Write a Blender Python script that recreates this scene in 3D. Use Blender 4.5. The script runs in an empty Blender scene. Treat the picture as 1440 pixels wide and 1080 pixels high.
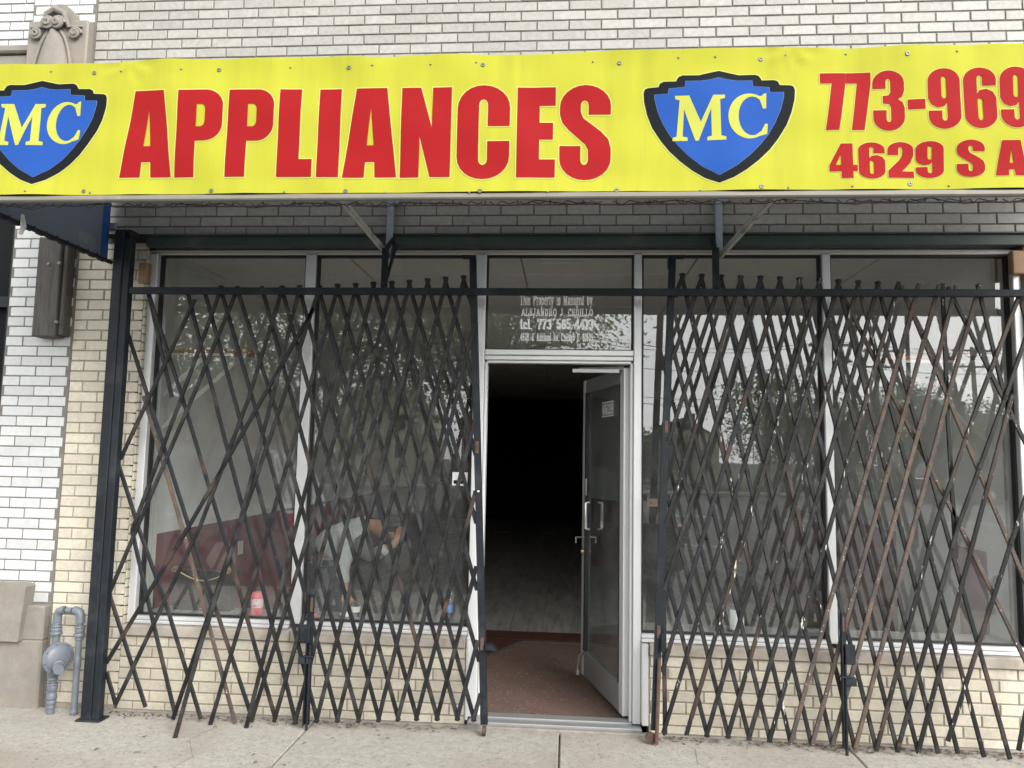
import bpy, bmesh, math, random
from mathutils import Vector, Matrix
from mathutils.geometry import tessellate_polygon
random.seed(7)
R = math.radians
scene = bpy.context.scene
col = scene.collection

# ------------------------------------------------------------------ camera
CAM = Vector((0.0, -4.5, 1.575))
YAW, PITCH, ROLL, FPX = R(4.258), R(5.467), R(1.110), 1050.0
_f = Vector((-math.sin(YAW)*math.cos(PITCH), math.cos(YAW)*math.cos(PITCH), math.sin(PITCH)))
_r = Vector((math.cos(YAW), math.sin(YAW), 0)); _u = _r.cross(_f)
RGT = math.cos(ROLL)*_r + math.sin(ROLL)*_u
UPV = -math.sin(ROLL)*_r + math.cos(ROLL)*_u
cam_data = bpy.data.cameras.new('camera'); cam = bpy.data.objects.new('camera', cam_data); col.objects.link(cam)
cam_data.sensor_width = 36; cam_data.lens = FPX/1440*36; cam_data.clip_end = 600; cam_data.clip_start = .05
m = Matrix((RGT, UPV, -_f)).transposed().to_4x4(); m.translation = CAM; cam.matrix_world = m
scene.camera = cam

# ------------------------------------------------------------------ sky, sun, exposure
world = bpy.data.worlds.new('World'); scene.world = world; world.use_nodes = True
wn = world.node_tree.nodes; wl = world.node_tree.links; wn.clear()
SUN_EL, SUN_AZ = 34, 142     # azimuth measured clockwise from +Y: behind the camera, to the right
sky = wn.new('ShaderNodeTexSky'); sky.sky_type = 'NISHITA'; sky.sun_disc = False
sky.sun_elevation = R(SUN_EL); sky.sun_rotation = R(SUN_AZ); sky.air_density = 1.0; sky.dust_density = 4.0; sky.ozone_density = 1.0
hsv = wn.new('ShaderNodeHueSaturation'); hsv.inputs['Saturation'].default_value = .30
tc = wn.new('ShaderNodeTexCoord'); mp = wn.new('ShaderNodeMapping'); mp.inputs['Scale'].default_value = (1, 1, 3.2)
nz = wn.new('ShaderNodeTexNoise'); nz.inputs['Scale'].default_value = 2.2; nz.inputs['Detail'].default_value = 5; nz.inputs['Roughness'].default_value = .55
rp = wn.new('ShaderNodeMapRange'); rp.inputs['From Min'].default_value = .35; rp.inputs['From Max'].default_value = .7
rp.inputs['To Min'].default_value = .35; rp.inputs['To Max'].default_value = .85
mx = wn.new('ShaderNodeMixRGB')
sx = wn.new('ShaderNodeSeparateXYZ'); hz_ = wn.new('ShaderNodeMapRange'); hz_.inputs['From Min'].default_value = 0; hz_.inputs['From Max'].default_value = .75; hz_.interpolation_type = 'SMOOTHSTEP'
hc = wn.new('ShaderNodeMixRGB'); hc.inputs['Color1'].default_value = (19.5, 19.6, 19.4, 1); hc.inputs['Color2'].default_value = (9.0, 9.2, 9.4, 1)
bg = wn.new('ShaderNodeBackground'); bg.inputs['Strength'].default_value = .12
out = wn.new('ShaderNodeOutputWorld')
wl.new(tc.outputs['Generated'], sx.inputs[0]); wl.new(sx.outputs['Z'], hz_.inputs['Value']); wl.new(hz_.outputs[0], hc.inputs['Fac']); wl.new(hc.outputs[0], mx.inputs['Color2']); wl.new(sky.outputs[0], hsv.inputs['Color']); wl.new(tc.outputs['Generated'], mp.inputs[0]); wl.new(mp.outputs[0], nz.inputs['Vector'])
wl.new(nz.outputs['Fac'], rp.inputs['Value']); wl.new(rp.outputs[0], mx.inputs['Fac']); wl.new(hsv.outputs[0], mx.inputs['Color1'])
wl.new(mx.outputs[0], bg.inputs['Color']); wl.new(bg.outputs[0], out.inputs[0])
sun_d = bpy.data.lights.new('sun', 'SUN'); sun_d.energy = 1.5; sun_d.angle = R(32); sun_d.color = (1, .96, .9)
sun = bpy.data.objects.new('sun', sun_d); col.objects.link(sun)
az, el = R(SUN_AZ), R(SUN_EL)
sdir = Vector((math.sin(az)*math.cos(el), math.cos(az)*math.cos(el), math.sin(el)))
sun.rotation_euler = sdir.to_track_quat('Z', 'Y').to_euler()
vs = scene.view_settings; vs.view_transform = 'Standard'; vs.look = 'None'; vs.gamma = 1; vs.use_curve_mapping = False; vs.exposure = 1.25
scene.render.engine = 'CYCLES'; scene.cycles.use_denoising = True; scene.cycles.max_bounces = 8; scene.cycles.transparent_max_bounces = 12
scene.cycles.caustics_reflective = False; scene.cycles.caustics_refractive = False; scene.cycles.sample_clamp_indirect = 6

# ------------------------------------------------------------------ helpers
def ray(x, y): return _f + RGT*((x-720)/FPX) + UPV*((540-y)/FPX)
def at(x, y, Y=None, Z=None, X=None):
    """photo measurement -> point on a real plane of the place"""
    d = ray(x, y)
    if Y is not None: t = (Y-CAM.y)/d.y
    elif Z is not None: t = (Z-CAM.z)/d.z
    else: t = (X-CAM.x)/d.x
    return CAM + d*t
def wloc(o):
    v = Vector((0, 0, 0))
    while o is not None: v = v + o.location; o = o.parent
    return v
def tag(o, label=None, cat=None, group=None, kind=None):
    if label: o['label'] = label
    if cat: o['category'] = cat
    if group: o['group'] = group
    if kind: o['kind'] = kind
    return o
def thing(name, loc, label, cat, group=None):
    o = bpy.data.objects.new(name, None); o.location = loc; o.empty_display_size = .1; col.objects.link(o)
    return tag(o, label, cat, group)
class MB:
    def __init__(s): s.v = []; s.f = []; s.m = []; s.mi = 0
    def face(s, pts):
        n = len(s.v); s.v += [tuple(p) for p in pts]; s.f.append(tuple(range(n, n+len(pts)))); s.m.append(s.mi); return s
    def poly(s, vs, fs):
        n = len(s.v); s.v += [tuple(p) for p in vs]
        for f in fs: s.f.append(tuple(n+i for i in f)); s.m.append(s.mi)
        return s
    def box(s, x0, x1, y0, y1, z0, z1):
        return s.poly([(x0,y0,z0),(x1,y0,z0),(x1,y1,z0),(x0,y1,z0),(x0,y0,z1),(x1,y0,z1),(x1,y1,z1),(x0,y1,z1)],
                      [(0,3,2,1),(4,5,6,7),(0,1,5,4),(1,2,6,5),(2,3,7,6),(3,0,4,7)])
    def cbox(s, x0, x1, y0, y1, z0, z1, b=.004):
        """box with chamfered edges (all 12)"""
        c = [(x0+x1)/2, (y0+y1)/2, (z0+z1)/2]; h = [(x1-x0)/2, (y1-y0)/2, (z1-z0)/2]; b = min(b, min(h)*.49)
        idx = {}; vs = []
        for sx in (-1,1):
            for sy in (-1,1):
                for sz in (-1,1):
                    for ax in range(3):
                        p = [c[i]+(sx,sy,sz)[i]*(h[i]-(0 if i == ax else b)) for i in range(3)]
                        idx[(sx,sy,sz,ax)] = len(vs); vs.append(p)
        fs = []
        def q(l): fs.append(tuple(idx[k] for k in l))
        for ax in range(3):
            a, b2 = [i for i in range(3) if i != ax]
            for sg in (-1,1):
                def k(p, r_):
                    t = [0,0,0]; t[ax] = sg; t[a] = p; t[b2] = r_; return (*t, ax)
                q([k(-1,-1),k(1,-1),k(1,1),k(-1,1)])
            for sa in (-1,1):
                for sb in (-1,1):
                    def k2(e, w):
                        t = [0,0,0]; t[ax] = e; t[a] = sa; t[b2] = sb; return (*t, w)
                    q([k2(-1,a),k2(1,a),k2(1,b2),k2(-1,b2)])
        for sx in (-1,1):
            for sy in (-1,1):
                for sz in (-1,1): q([(sx,sy,sz,0),(sx,sy,sz,1),(sx,sy,sz,2)])
        return s.poly(vs, fs)
    def tube(s, pts, r, n=8, cap=True):
        pts = [Vector(p) for p in pts]; rs = r if isinstance(r, (list, tuple)) else [r]*len(pts)
        base = len(s.v); prev = None
        for i, p in enumerate(pts):
            d = (pts[min(i+1, len(pts)-1)] - pts[max(i-1, 0)]).normalized()
            if prev is None:
                a = Vector((0,0,1)) if abs(d.z) < .9 else Vector((1,0,0)); u = d.cross(a).normalized()
            else:
                u = (prev - d*prev.dot(d)).normalized()
            prev = u; w = d.cross(u)
            for k in range(n):
                t = 2*math.pi*k/n; s.v.append(tuple(p + (u*math.cos(t)+w*math.sin(t))*rs[i]))
        for i in range(len(pts)-1):
            for k in range(n):
                a = base+i*n+k; b = base+i*n+(k+1) % n; s.f.append((a, b, b+n, a+n)); s.m.append(s.mi)
        if cap:
            s.f.append(tuple(base+k for k in reversed(range(n)))); s.m.append(s.mi)
            e = base+(len(pts)-1)*n; s.f.append(tuple(e+k for k in range(n))); s.m.append(s.mi)
        return s
    def lathe(s, prof, o, axis='z', n=14, caps=True):
        o = Vector(o); base = len(s.v)
        for (r, h) in prof:
            for k in range(n):
                t = 2*math.pi*k/n; a, b = r*math.cos(t), r*math.sin(t)
                d = {'z': (a, b, h), 'y': (a, h, -b), 'x': (h, a, b)}[axis]; s.v.append(tuple(o+Vector(d)))
        for i in range(len(prof)-1):
            for k in range(n):
                a = base+i*n+k; b = base+i*n+(k+1) % n; s.f.append((a, b, b+n, a+n)); s.m.append(s.mi)
        if caps:
            s.f.append(tuple(base+k for k in reversed(range(n)))); s.m.append(s.mi)
            e = base+(len(prof)-1)*n; s.f.append(tuple(e+k for k in range(n))); s.m.append(s.mi)
        return s
    def beam(s, a, b, w, t, up=(0,0,1)):
        """rectangular bar from a to b"""
        a, b = Vector(a), Vector(b); d = (b-a).normalized(); u = d.cross(Vector(up))
        if u.length < 1e-4: u = d.cross(Vector((0,1,0)))
        u.normalize(); v = u.cross(d); u *= w/2; v *= t/2
        return s.poly([a-u-v, a+u-v, a+u+v, a-u+v, b-u-v, b+u-v, b+u+v, b-u+v],
                      [(3,2,1,0),(4,5,6,7),(0,1,5,4),(1,2,6,5),(2,3,7,6),(3,0,4,7)])
    def prism(s, loops, f, t):
        """2-D loops (outer, holes...) -> front faces at f(x,y,0) with walls to f(x,y,t)"""
        tri = tessellate_polygon([[Vector((p[0], p[1], 0)) for p in l] for l in loops])
        flat = [p for l in loops for p in l]; n = len(s.v)
        s.v += [tuple(f(p[0], p[1], 0)) for p in flat]; s.v += [tuple(f(p[0], p[1], t)) for p in flat]; N = len(flat)
        for a, b, c in tri: s.f += [(n+a, n+b, n+c), (n+N+c, n+N+b, n+N+a)]; s.m += [s.mi, s.mi]
        k = 0
        for l in loops:
            for i in range(len(l)):
                a = k+i; b = k+(i+1) % len(l); s.f.append((n+a, n+b, n+N+b, n+N+a)); s.m.append(s.mi)
            k += len(l)
        return s
    def build(s, name, mat, parent=None, smooth=False, recalc=True, autosmooth=None):
        off = wloc(parent) if parent else Vector((0,0,0))
        me = bpy.data.meshes.new(name)
        me.from_pydata([tuple(Vector(p)-off) for p in s.v], [], s.f)
        mats = mat if isinstance(mat, (list, tuple)) else [mat]
        for m_ in mats: me.materials.append(M[m_] if isinstance(m_, str) else m_)
        if len(mats) > 1: me.polygons.foreach_set('material_index', s.m)
        if recalc:
            bm = bmesh.new(); bm.from_mesh(me); bmesh.ops.recalc_face_normals(bm, faces=bm.faces); bm.to_mesh(me); bm.free()
        if smooth:
            me.shade_smooth()
            me.set_sharp_from_angle(angle=R(autosmooth or 40))
        o = bpy.data.objects.new(name, me); col.objects.link(o)
        if parent: o.parent = parent
        return o
def shared(name, me, parent, loc, rot=(0,0,0), sc=(1,1,1)):
    o = bpy.data.objects.new(name, me); col.objects.link(o)
    if parent: o.parent = parent; loc = Vector(loc)-wloc(parent)
    o.location = loc; o.rotation_euler = rot; o.scale = sc
    return o

# ------------------------------------------------------------------ materials
M = {}
def material(name, base, rough=.6, metal=0.0, var=.0, vscale=8, col2=None, c2scale=3, c2lo=.5, c2hi=.7, c2det=6, rnd=0.0, bump=0.0, bscale=60,
             spec=.5, stretch=(1,1,1), col3=None, c3scale=30, c3lo=.62, c3hi=.66, coat=0.0, rough2=None, trans=0.0, bdist=.004, warm=0.0):
    m = bpy.data.materials.new(name); m.use_nodes = True; nt = m.node_tree; n = nt.nodes; l = nt.links
    b = n['Principled BSDF']; b.inputs['Roughness'].default_value = rough; b.inputs['Metallic'].default_value = metal
    b.inputs['Specular IOR Level'].default_value = spec; b.inputs['Coat Weight'].default_value = coat
    b.inputs['Transmission Weight'].default_value = trans
    tcn = n.new('ShaderNodeTexCoord'); oi = n.new('ShaderNodeObjectInfo')
    vm = n.new('ShaderNodeVectorMath'); vm.operation = 'MULTIPLY_ADD'; vm.inputs[1].default_value = stretch
    cm = n.new('ShaderNodeCombineXYZ'); ml = n.new('ShaderNodeMath'); ml.operation = 'MULTIPLY'; ml.inputs[1].default_value = 37 if rnd else 0
    l.new(oi.outputs['Random'], ml.inputs[0])
    for i in range(3): l.new(ml.outputs[0], cm.inputs[i])
    l.new(tcn.outputs['Object'], vm.inputs[0]); l.new(cm.outputs[0], vm.inputs[2])
    def noise(sc, det=6, ro=.6):
        t = n.new('ShaderNodeTexNoise'); t.inputs['Scale'].default_value = sc; t.inputs['Detail'].default_value = det; t.inputs['Roughness'].default_value = ro
        l.new(vm.outputs[0], t.inputs['Vector']); return t.outputs['Fac']
    def ramp(src, lo, hi):
        t = n.new('ShaderNodeMapRange'); t.inputs['From Min'].default_value = lo; t.inputs['From Max'].default_value = hi; l.new(src, t.inputs['Value']); return t.outputs[0]
    rgb = n.new('ShaderNodeRGB'); rgb.outputs[0].default_value = (*base, 1); cur = rgb.outputs[0]
    def mix(fac, c1, c2, mode='MIX'):
        t = n.new('ShaderNodeMixRGB'); t.blend_type = mode; l.new(c1, t.inputs[1])
        if isinstance(c2, tuple): t.inputs[2].default_value = (*c2, 1)
        else: l.new(c2, t.inputs[2])
        if isinstance(fac, (int, float)): t.inputs[0].default_value = fac
        else: l.new(fac, t.inputs[0])
        return t.outputs[0]
    if var:
        v = n.new('ShaderNodeMapRange'); v.inputs['From Min'].default_value = .25; v.inputs['From Max'].default_value = .75
        v.inputs['To Min'].default_value = 1-var; v.inputs['To Max'].default_value = 1+var*.6
        l.new(noise(vscale), v.inputs['Value']); cur = mix(1.0, cur, v.outputs[0], 'MULTIPLY')
    if rnd:
        v = n.new('ShaderNodeMapRange'); v.inputs['To Min'].default_value = 1-rnd; v.inputs['To Max'].default_value = 1+rnd*.5
        l.new(oi.outputs['Random'], v.inputs['Value']); cur = mix(1.0, cur, v.outputs[0], 'MULTIPLY')
    if warm:
        w = n.new('ShaderNodeMath'); w.operation = 'FRACT'; w2 = n.new('ShaderNodeMath'); w2.operation = 'MULTIPLY'; w2.inputs[1].default_value = 91.7
        l.new(oi.outputs['Random'], w2.inputs[0]); l.new(w2.outputs[0], w.inputs[0])
        w3 = n.new('ShaderNodeMath'); w3.operation = 'MULTIPLY'; w3.inputs[1].default_value = warm; l.new(w.outputs[0], w3.inputs[0])
        cur = mix(w3.outputs[0], cur, (base[0]*.95, base[1]*.80, base[2]*.62))
    rsrc = None
    if col2:
        fac = ramp(noise(c2scale, c2det), c2lo, c2hi); cur = mix(fac, cur, col2)
        if rough2 is not None:
            t = n.new('ShaderNodeMapRange'); t.inputs['To Min'].default_value = rough; t.inputs['To Max'].default_value = rough2; l.new(fac, t.inputs['Value']); l.new(t.outputs[0], b.inputs['Roughness'])
    if col3:
        cur = mix(ramp(noise(c3scale, 3), c3lo, c3hi), cur, col3)
    l.new(cur, b.inputs['Base Color'])
    if bump:
        bn = n.new('ShaderNodeBump'); bn.inputs['Strength'].default_value = bump; bn.inputs['Distance'].default_value = bdist
        l.new(noise(bscale, 5), bn.inputs['Height']); l.new(bn.outputs[0], b.inputs['Normal'])
    M[name] = m; return m
material('brick_white', (.305,.297,.276), .55, var=.20, vscale=38, rnd=.14, col2=(.13,.12,.10), c2scale=55, c2lo=.66, c2hi=.74, bump=.25, bscale=90, col3=(.25,.24,.215), c3scale=5, c3lo=.58, c3hi=.85, warm=.10)
material('brick_glazed', (.475,.488,.495), .28, var=.10, vscale=26, rnd=.10, col2=(.22,.20,.17), c2scale=42, c2lo=.70, c2hi=.74, bump=.08, bscale=25)
material('brick_cream', (.50,.468,.385), .6, var=.17, vscale=42, rnd=.16, col2=(.20,.16,.11), c2scale=65, c2lo=.64, c2hi=.74, bump=.3, bscale=110, col3=(.40,.37,.30), c3scale=7, c3lo=.55, c3hi=.8, warm=.12)
material('mortar', (.15,.14,.122), .9, var=.25, vscale=20, bump=.5, bscale=160)
material('mortar_light', (.28,.25,.205), .9, var=.25, vscale=18, bump=.5, bscale=160)
material('stone', (.205,.19,.166), .85, var=.2, vscale=14, col2=(.22,.185,.15), c2scale=3, c2lo=.5, c2hi=.8, bump=.5, bscale=150, col3=(.28,.25,.21), c3scale=110, c3lo=.62, c3hi=.75)
material('stone_sill', (.36,.325,.28), .85, var=.2, vscale=14, col2=(.27,.22,.17), c2scale=9, c2lo=.55, c2hi=.75, bump=.5, bscale=120)
material('concrete', (.325,.308,.275), .88, var=.22, vscale=24, col2=(.225,.195,.155), c2scale=1.6, c2lo=.46, c2hi=.76, c2det=9, bump=.8, bscale=75, col3=(.17,.155,.13), c3scale=62, c3lo=.56, c3hi=.70, rnd=.06)
material('concrete_edge', (.22,.20,.175), .9, var=.3, vscale=20, bump=.5, bscale=100)
material('asphalt', (.12,.12,.118), .85, var=.25, vscale=3, bump=.6, bscale=120)
material('road_paint', (.75,.74,.70), .7, var=.2, vscale=6)
material('grass', (.07,.11,.03), .9, var=.4, vscale=4)
material('soil', (.10,.08,.06), .95, var=.3, vscale=3)
material('black_paint', (.011,.0145,.019), .5, spec=.22, var=.25, vscale=14, col2=(.030,.034,.040), c2scale=6, c2lo=.5, c2hi=.72, bump=.15, bscale=90, rough2=.62)
material('bar_black', (.0135,.0140,.0148), .40, spec=.25, var=.3, vscale=18, col2=(.038,.038,.039), c2scale=9, c2lo=.46, c2hi=.68, rnd=.25, col3=(.075,.042,.03), c3scale=5, c3lo=.68, c3hi=.74, bump=.2, bscale=120, rough2=.6)
material('bar_chipped', (.0145,.015,.016), .42, spec=.25, var=.3, vscale=18, col2=(.058,.040,.031), c2scale=6, c2lo=.50, c2hi=.66, rnd=.25, col3=(.50,.48,.44), c3scale=65, c3lo=.645, c3hi=.67, bump=.25, bscale=120, stretch=(1,1,.16))
material('bar_rusty', (.088,.060,.045), .7, var=.45, vscale=16, col2=(.03,.028,.028), c2scale=5, c2lo=.46, c2hi=.64, rnd=.2, col3=(.46,.43,.39), c3scale=70, c3lo=.67, c3hi=.70, bump=.3, bscale=140)
material('bar_part_rust', (.014,.016,.019), .45, spec=.25, var=.3, vscale=18, col2=(.060,.040,.031), c2scale=4.5, c2lo=.53, c2hi=.66, rnd=.2, bump=.25, bscale=130, rough2=.75)
material('rust', (.085,.050,.036), .8, var=.4, vscale=30, col2=(.05,.03,.025), c2scale=20, c2lo=.5, c2hi=.65, bump=.4, bscale=120)
material('lintel_green', (.030,.042,.038), .55, var=.3, vscale=6, col2=(.075,.075,.068), c2scale=4, c2lo=.55, c2hi=.75, bump=.15, bscale=60)
material('aluminium', (.66,.67,.68), .42, metal=.35, var=.06, vscale=5, col2=(.42,.42,.41), c2scale=18, c2lo=.66, c2hi=.78, stretch=(1,1,.25))
material('aluminium_dark', (.36,.37,.37), .4, metal=.55, var=.08, vscale=7)
material('gasket', (.012,.012,.013), .6)
material('steel', (.62,.61,.58), .32, metal=.9)
material('steel_dull', (.20,.195,.185), .5, metal=.75)
material('brass', (.70,.52,.24), .3, metal=.95)
material('galvanised', (.30,.34,.38), .5, metal=.4, var=.15, vscale=12)
material('brace_paint', (.38,.38,.35), .55, metal=.2, var=.25, vscale=9, col2=(.15,.075,.045), c2scale=6, c2lo=.52, c2hi=.62)
material('awning_blue_edge', (.02,.09,.30), .5)
material('awning_cream', (.18,.17,.145), .55, var=.12, vscale=5, col2=(.30,.25,.19), c2scale=7, c2lo=.6, c2hi=.8)
material('lacing', (.035,.03,.027), .8)
def translucent(name, c, tr, var=.12, vscale=5):
    m_ = material(name, c, .55, var=var, vscale=vscale, bump=.06, bscale=300); nt = m_.node_tree; b = nt.nodes['Principled BSDF']; o = nt.nodes['Material Output']
    t = nt.nodes.new('ShaderNodeBsdfTranslucent'); t.inputs[0].default_value = (*tr, 1); ad = nt.nodes.new('ShaderNodeAddShader')
    nt.links.new(b.outputs[0], ad.inputs[0]); nt.links.new(t.outputs[0], ad.inputs[1]); nt.links.new(ad.outputs[0], o.inputs[0])
translucent('awning_blue', (.10,.13,.17), (.36,.375,.39))
translucent('awning_end', (.14,.16,.19), (.09,.10,.12))
translucent('leaf', (.13,.165,.075), (.08,.10,.035), .7, 1.1); translucent('leaf_dark', (.10,.135,.06), (.06,.085,.03), .7, 1.3)
def vinyl(name, c, **k): return material(name, c, .66, var=.06, vscale=3, bump=.05, bscale=260, spec=.09, bdist=.002, **k)
vinyl('vinyl_yellow', (.345,.346,.032), col2=(.29,.29,.032), c2scale=2.6, c2lo=.5, c2hi=.85, stretch=(3.6,1,.30), col3=(.28,.28,.05), c3scale=7, c3lo=.62, c3hi=.9)
vinyl('vinyl_red', (.25,.008,.010)); vinyl('vinyl_blue', (.015,.066,.28)); vinyl('vinyl_dark', (.006,.008,.010)); vinyl('vinyl_pale', (.42,.43,.12))
vinyl('vinyl_rim', (.16,.21,.33)); vinyl('vinyl_letter_yellow', (.37,.385,.07))
material('white_print', (.92,.92,.91), .5)
material('wood_old', (.088,.082,.076), .85, var=.35, vscale=14, stretch=(6,6,.5), col2=(.05,.04,.034), c2scale=9, c2lo=.5, c2hi=.68, bump=.6, bscale=24)
material('wood_block', (.30,.185,.105), .75, var=.25, vscale=14, stretch=(5,5,.6), bump=.3, bscale=30)
material('wood_orange', (.40,.17,.05), .6, var=.3, vscale=9, stretch=(.6,5,5))
material('pipe_paint', (.125,.142,.168), .45, var=.12, vscale=12, col2=(.085,.095,.112), c2scale=10, c2lo=.55, c2hi=.75, bump=.15, bscale=60)
material('wall_white', (.84,.85,.83), .7, var=.04, vscale=2)
material('wall_maroon', (.20,.032,.042), .6, var=.12, vscale=4)
material('ceiling_tile', (.84,.825,.775), .85, var=.05, vscale=3, bump=.3, bscale=120)
material('ceiling_grid', (.42,.41,.37), .6)
material('plank', (.33,.325,.31), .55, var=.3, vscale=3, stretch=(4,.5,1), col2=(.14,.135,.13), c2scale=4, c2lo=.5, c2hi=.75, rnd=.1)
material('terrazzo', (.165,.112,.092), .55, var=.15, vscale=6, col2=(.075,.04,.03), c2scale=120, c2lo=.5, c2hi=.62, col3=(.50,.40,.33), c3scale=60, c3lo=.64, c3hi=.70, bump=.2, bscale=140)
material('red_tile', (.085,.034,.026), .5, var=.3, vscale=10)
material('mat_border', (.07,.065,.06), .8, var=.2, vscale=30)
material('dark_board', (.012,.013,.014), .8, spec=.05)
material('light_tube', (.75,.75,.72), .5)
material('shirt', (.36,.38,.385), .9, var=.2, vscale=160, bump=.3, bscale=30, bdist=.01)
material('jacket', (.10,.108,.112), .9, var=.2, vscale=60, bump=.3, bscale=25, bdist=.01)
material('jeans', (.072,.080,.095), .9, var=.25, vscale=30, bump=.3, bscale=20, bdist=.01)
material('skin', (.30,.15,.085), .55, var=.1, vscale=20)
material('hair', (.010,.008,.007), .5, var=.3, vscale=60, bump=.4, bscale=90)
material('pink', (.72,.16,.19), .4); material('pink_light', (.78,.62,.66), .4, col2=(.45,.12,.2), c2scale=70, c2lo=.55, c2hi=.6)
material('paper', (.72,.73,.72), .8, bump=.6, bscale=25, bdist=.01); material('label_blue', (.06,.22,.60), .4); material('red_plastic', (.62,.07,.05), .4)
material('black_leather', (.012,.011,.012), .35)
material('bark', (.075,.058,.045), .95, var=.4, vscale=12, bump=.8, bscale=30, bdist=.02)

material('pole_wood', (.12,.095,.075), .9, var=.3, vscale=6, stretch=(3,3,.3))
material('car_silver', (.20,.205,.21), .4, metal=.3, coat=.3); material('car_black', (.010,.010,.012), .6, spec=.2); material('car_dark', (.05,.045,.05), .3, coat=.5)
material('car_glass', (.02,.025,.028), .08); material('tyre', (.018,.018,.018), .85); material('lamp_red', (.5,.02,.02), .2); material('lamp_clear', (.7,.7,.7), .15)
material('house_siding', (.52,.47,.37), .8, var=.1, vscale=3); material('house_brick', (.22,.10,.07), .9, var=.2, vscale=9); material('roof_shingle', (.10,.095,.09), .9, var=.3, vscale=9)
material('wire', (.02,.02,.02), .6)
def glass_mat(name, ior, tint, grime_veil):
    m = bpy.data.materials.new(name); m.use_nodes = True; nt = m.node_tree; n = nt.nodes; l = nt.links; n.clear()
    o = n.new('ShaderNodeOutputMaterial'); f = n.new('ShaderNodeFresnel'); ge = n.new('ShaderNodeNewGeometry'); iv = n.new('ShaderNodeMapRange')   # a thin pane reflects alike from both sides
    iv.inputs['To Min'].default_value = ior; iv.inputs['To Max'].default_value = 1/ior; l.new(ge.outputs['Backfacing'], iv.inputs['Value']); l.new(iv.outputs[0], f.inputs['IOR'])
    t = n.new('ShaderNodeBsdfTransparent'); t.inputs[0].default_value = (*tint, 1)
    g = n.new('ShaderNodeBsdfGlossy'); g.inputs['Roughness'].default_value = .0; g.inputs['Color'].default_value = (.97,.985,1,1)
    wv = n.new('ShaderNodeTexNoise'); wv.inputs['Scale'].default_value = 1.6; wv.inputs['Detail'].default_value = 1; tw = n.new('ShaderNodeTexCoord'); l.new(tw.outputs['Object'], wv.inputs['Vector'])
    bw = n.new('ShaderNodeBump'); bw.inputs['Strength'].default_value = 1; bw.inputs['Distance'].default_value = .0011; l.new(wv.outputs['Fac'], bw.inputs['Height']); l.new(bw.outputs[0], g.inputs['Normal'])   # slightly wavy float glass
    mx1 = n.new('ShaderNodeMixShader'); l.new(f.outputs[0], mx1.inputs[0]); l.new(t.outputs[0], mx1.inputs[1]); l.new(g.outputs[0], mx1.inputs[2])
    d = n.new('ShaderNodeBsdfDiffuse'); d.inputs[0].default_value = (.55,.57,.55,1)  # diffuse layer: some grime, thickened as a pale haze to lighten dark panes
    ns = n.new('ShaderNodeTexNoise'); ns.inputs['Scale'].default_value = 5; ns.inputs['Detail'].default_value = 8; ns.inputs['Roughness'].default_value = .7
    tcn = n.new('ShaderNodeTexCoord'); l.new(tcn.outputs['Object'], ns.inputs['Vector'])
    mr = n.new('ShaderNodeMapRange'); mr.inputs['From Min'].default_value = .35; mr.inputs['From Max'].default_value = .75; mr.inputs['To Min'].default_value = grime_veil*.4; mr.inputs['To Max'].default_value = grime_veil*1.6
    l.new(ns.outputs['Fac'], mr.inputs['Value'])
    mx2 = n.new('ShaderNodeMixShader'); l.new(mr.outputs[0], mx2.inputs[0]); l.new(mx1.outputs[0], mx2.inputs[1]); l.new(d.outputs[0], mx2.inputs[2])
    l.new(mx2.outputs[0], o.inputs[0]); M[name] = m
glass_mat('glass', 2.1, (.96,.98,.97), .085)
glass_mat('door_glass', 2.1, (.78,.82,.82), .10)
glass_mat('clear_plastic', 1.5, (.85,.9,.93), .04)

# ================================================================== SETTING
def structure(name, mb, mat, parent=None): return tag(mb.build(name, mat, parent), kind='structure') if not parent else mb.build(name, mat, parent)
KERB_Y, FAR_Y = -3.92, -32.0
structure('ground', MB().face([(-300,-300,-.25),(300,-300,-.25),(300,300,-.25),(-300,300,-.25)]), 'soil')
structure('road', MB().face([(-150,FAR_Y,-.13),(150,FAR_Y,-.13),(150,KERB_Y,-.13),(-150,KERB_Y,-.13)]), 'asphalt')
for i, (yy, dash) in enumerate([(-10.5, True), (-17.8, False), (-18.1, False), (-25, True)]):
    mb = MB()
    if dash:
        for k in range(-12, 13): mb.face([(k*9,yy-.06,-.126),(k*9+3,yy-.06,-.126),(k*9+3,yy+.06,-.126),(k*9,yy+.06,-.126)])
    else: mb.face([(-150,yy-.06,-.126),(150,yy-.06,-.126),(150,yy+.06,-.126),(-150,yy+.06,-.126)])
    structure('lane_marking', mb, 'road_paint')
side = structure('sidewalk', MB().box(-60, 60, KERB_Y+.16, .02, -.24, -.03), 'concrete_edge')
JX = [-9.0,-7.49,-5.98,-4.49,-3.0,-1.46,-.02,1.577,3.08,4.58,6.08,7.6,9.1]; JY = [.0,-1.25,-2.5,KERB_Y+.17]
for i in range(len(JX)-1):
    for j in range(len(JY)-1):
        MB().cbox(JX[i]+.004, JX[i+1]-.004, JY[j+1]+.004, JY[j]-.004, -.05, random.uniform(-.002,.001), .006).build('paving_slab', 'concrete', side)
for sx in (-1, 1):
    a, b = (9.1, 60) if sx > 0 else (-60, -9.0)
    MB().box(a, b, KERB_Y+.17, 0, -.05, -.001).build('paving_strip', 'concrete', side)
kerb = structure('kerb', MB().box(-60, 60, KERB_Y, KERB_Y+.03, -.24, -.03), 'concrete_edge')
for k in range(-10, 10): MB().cbox(k*3+.005, k*3+2.995, KERB_Y-.01, KERB_Y+.165, -.24, .0, .015).build('kerb_stone', 'concrete', kerb)
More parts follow.
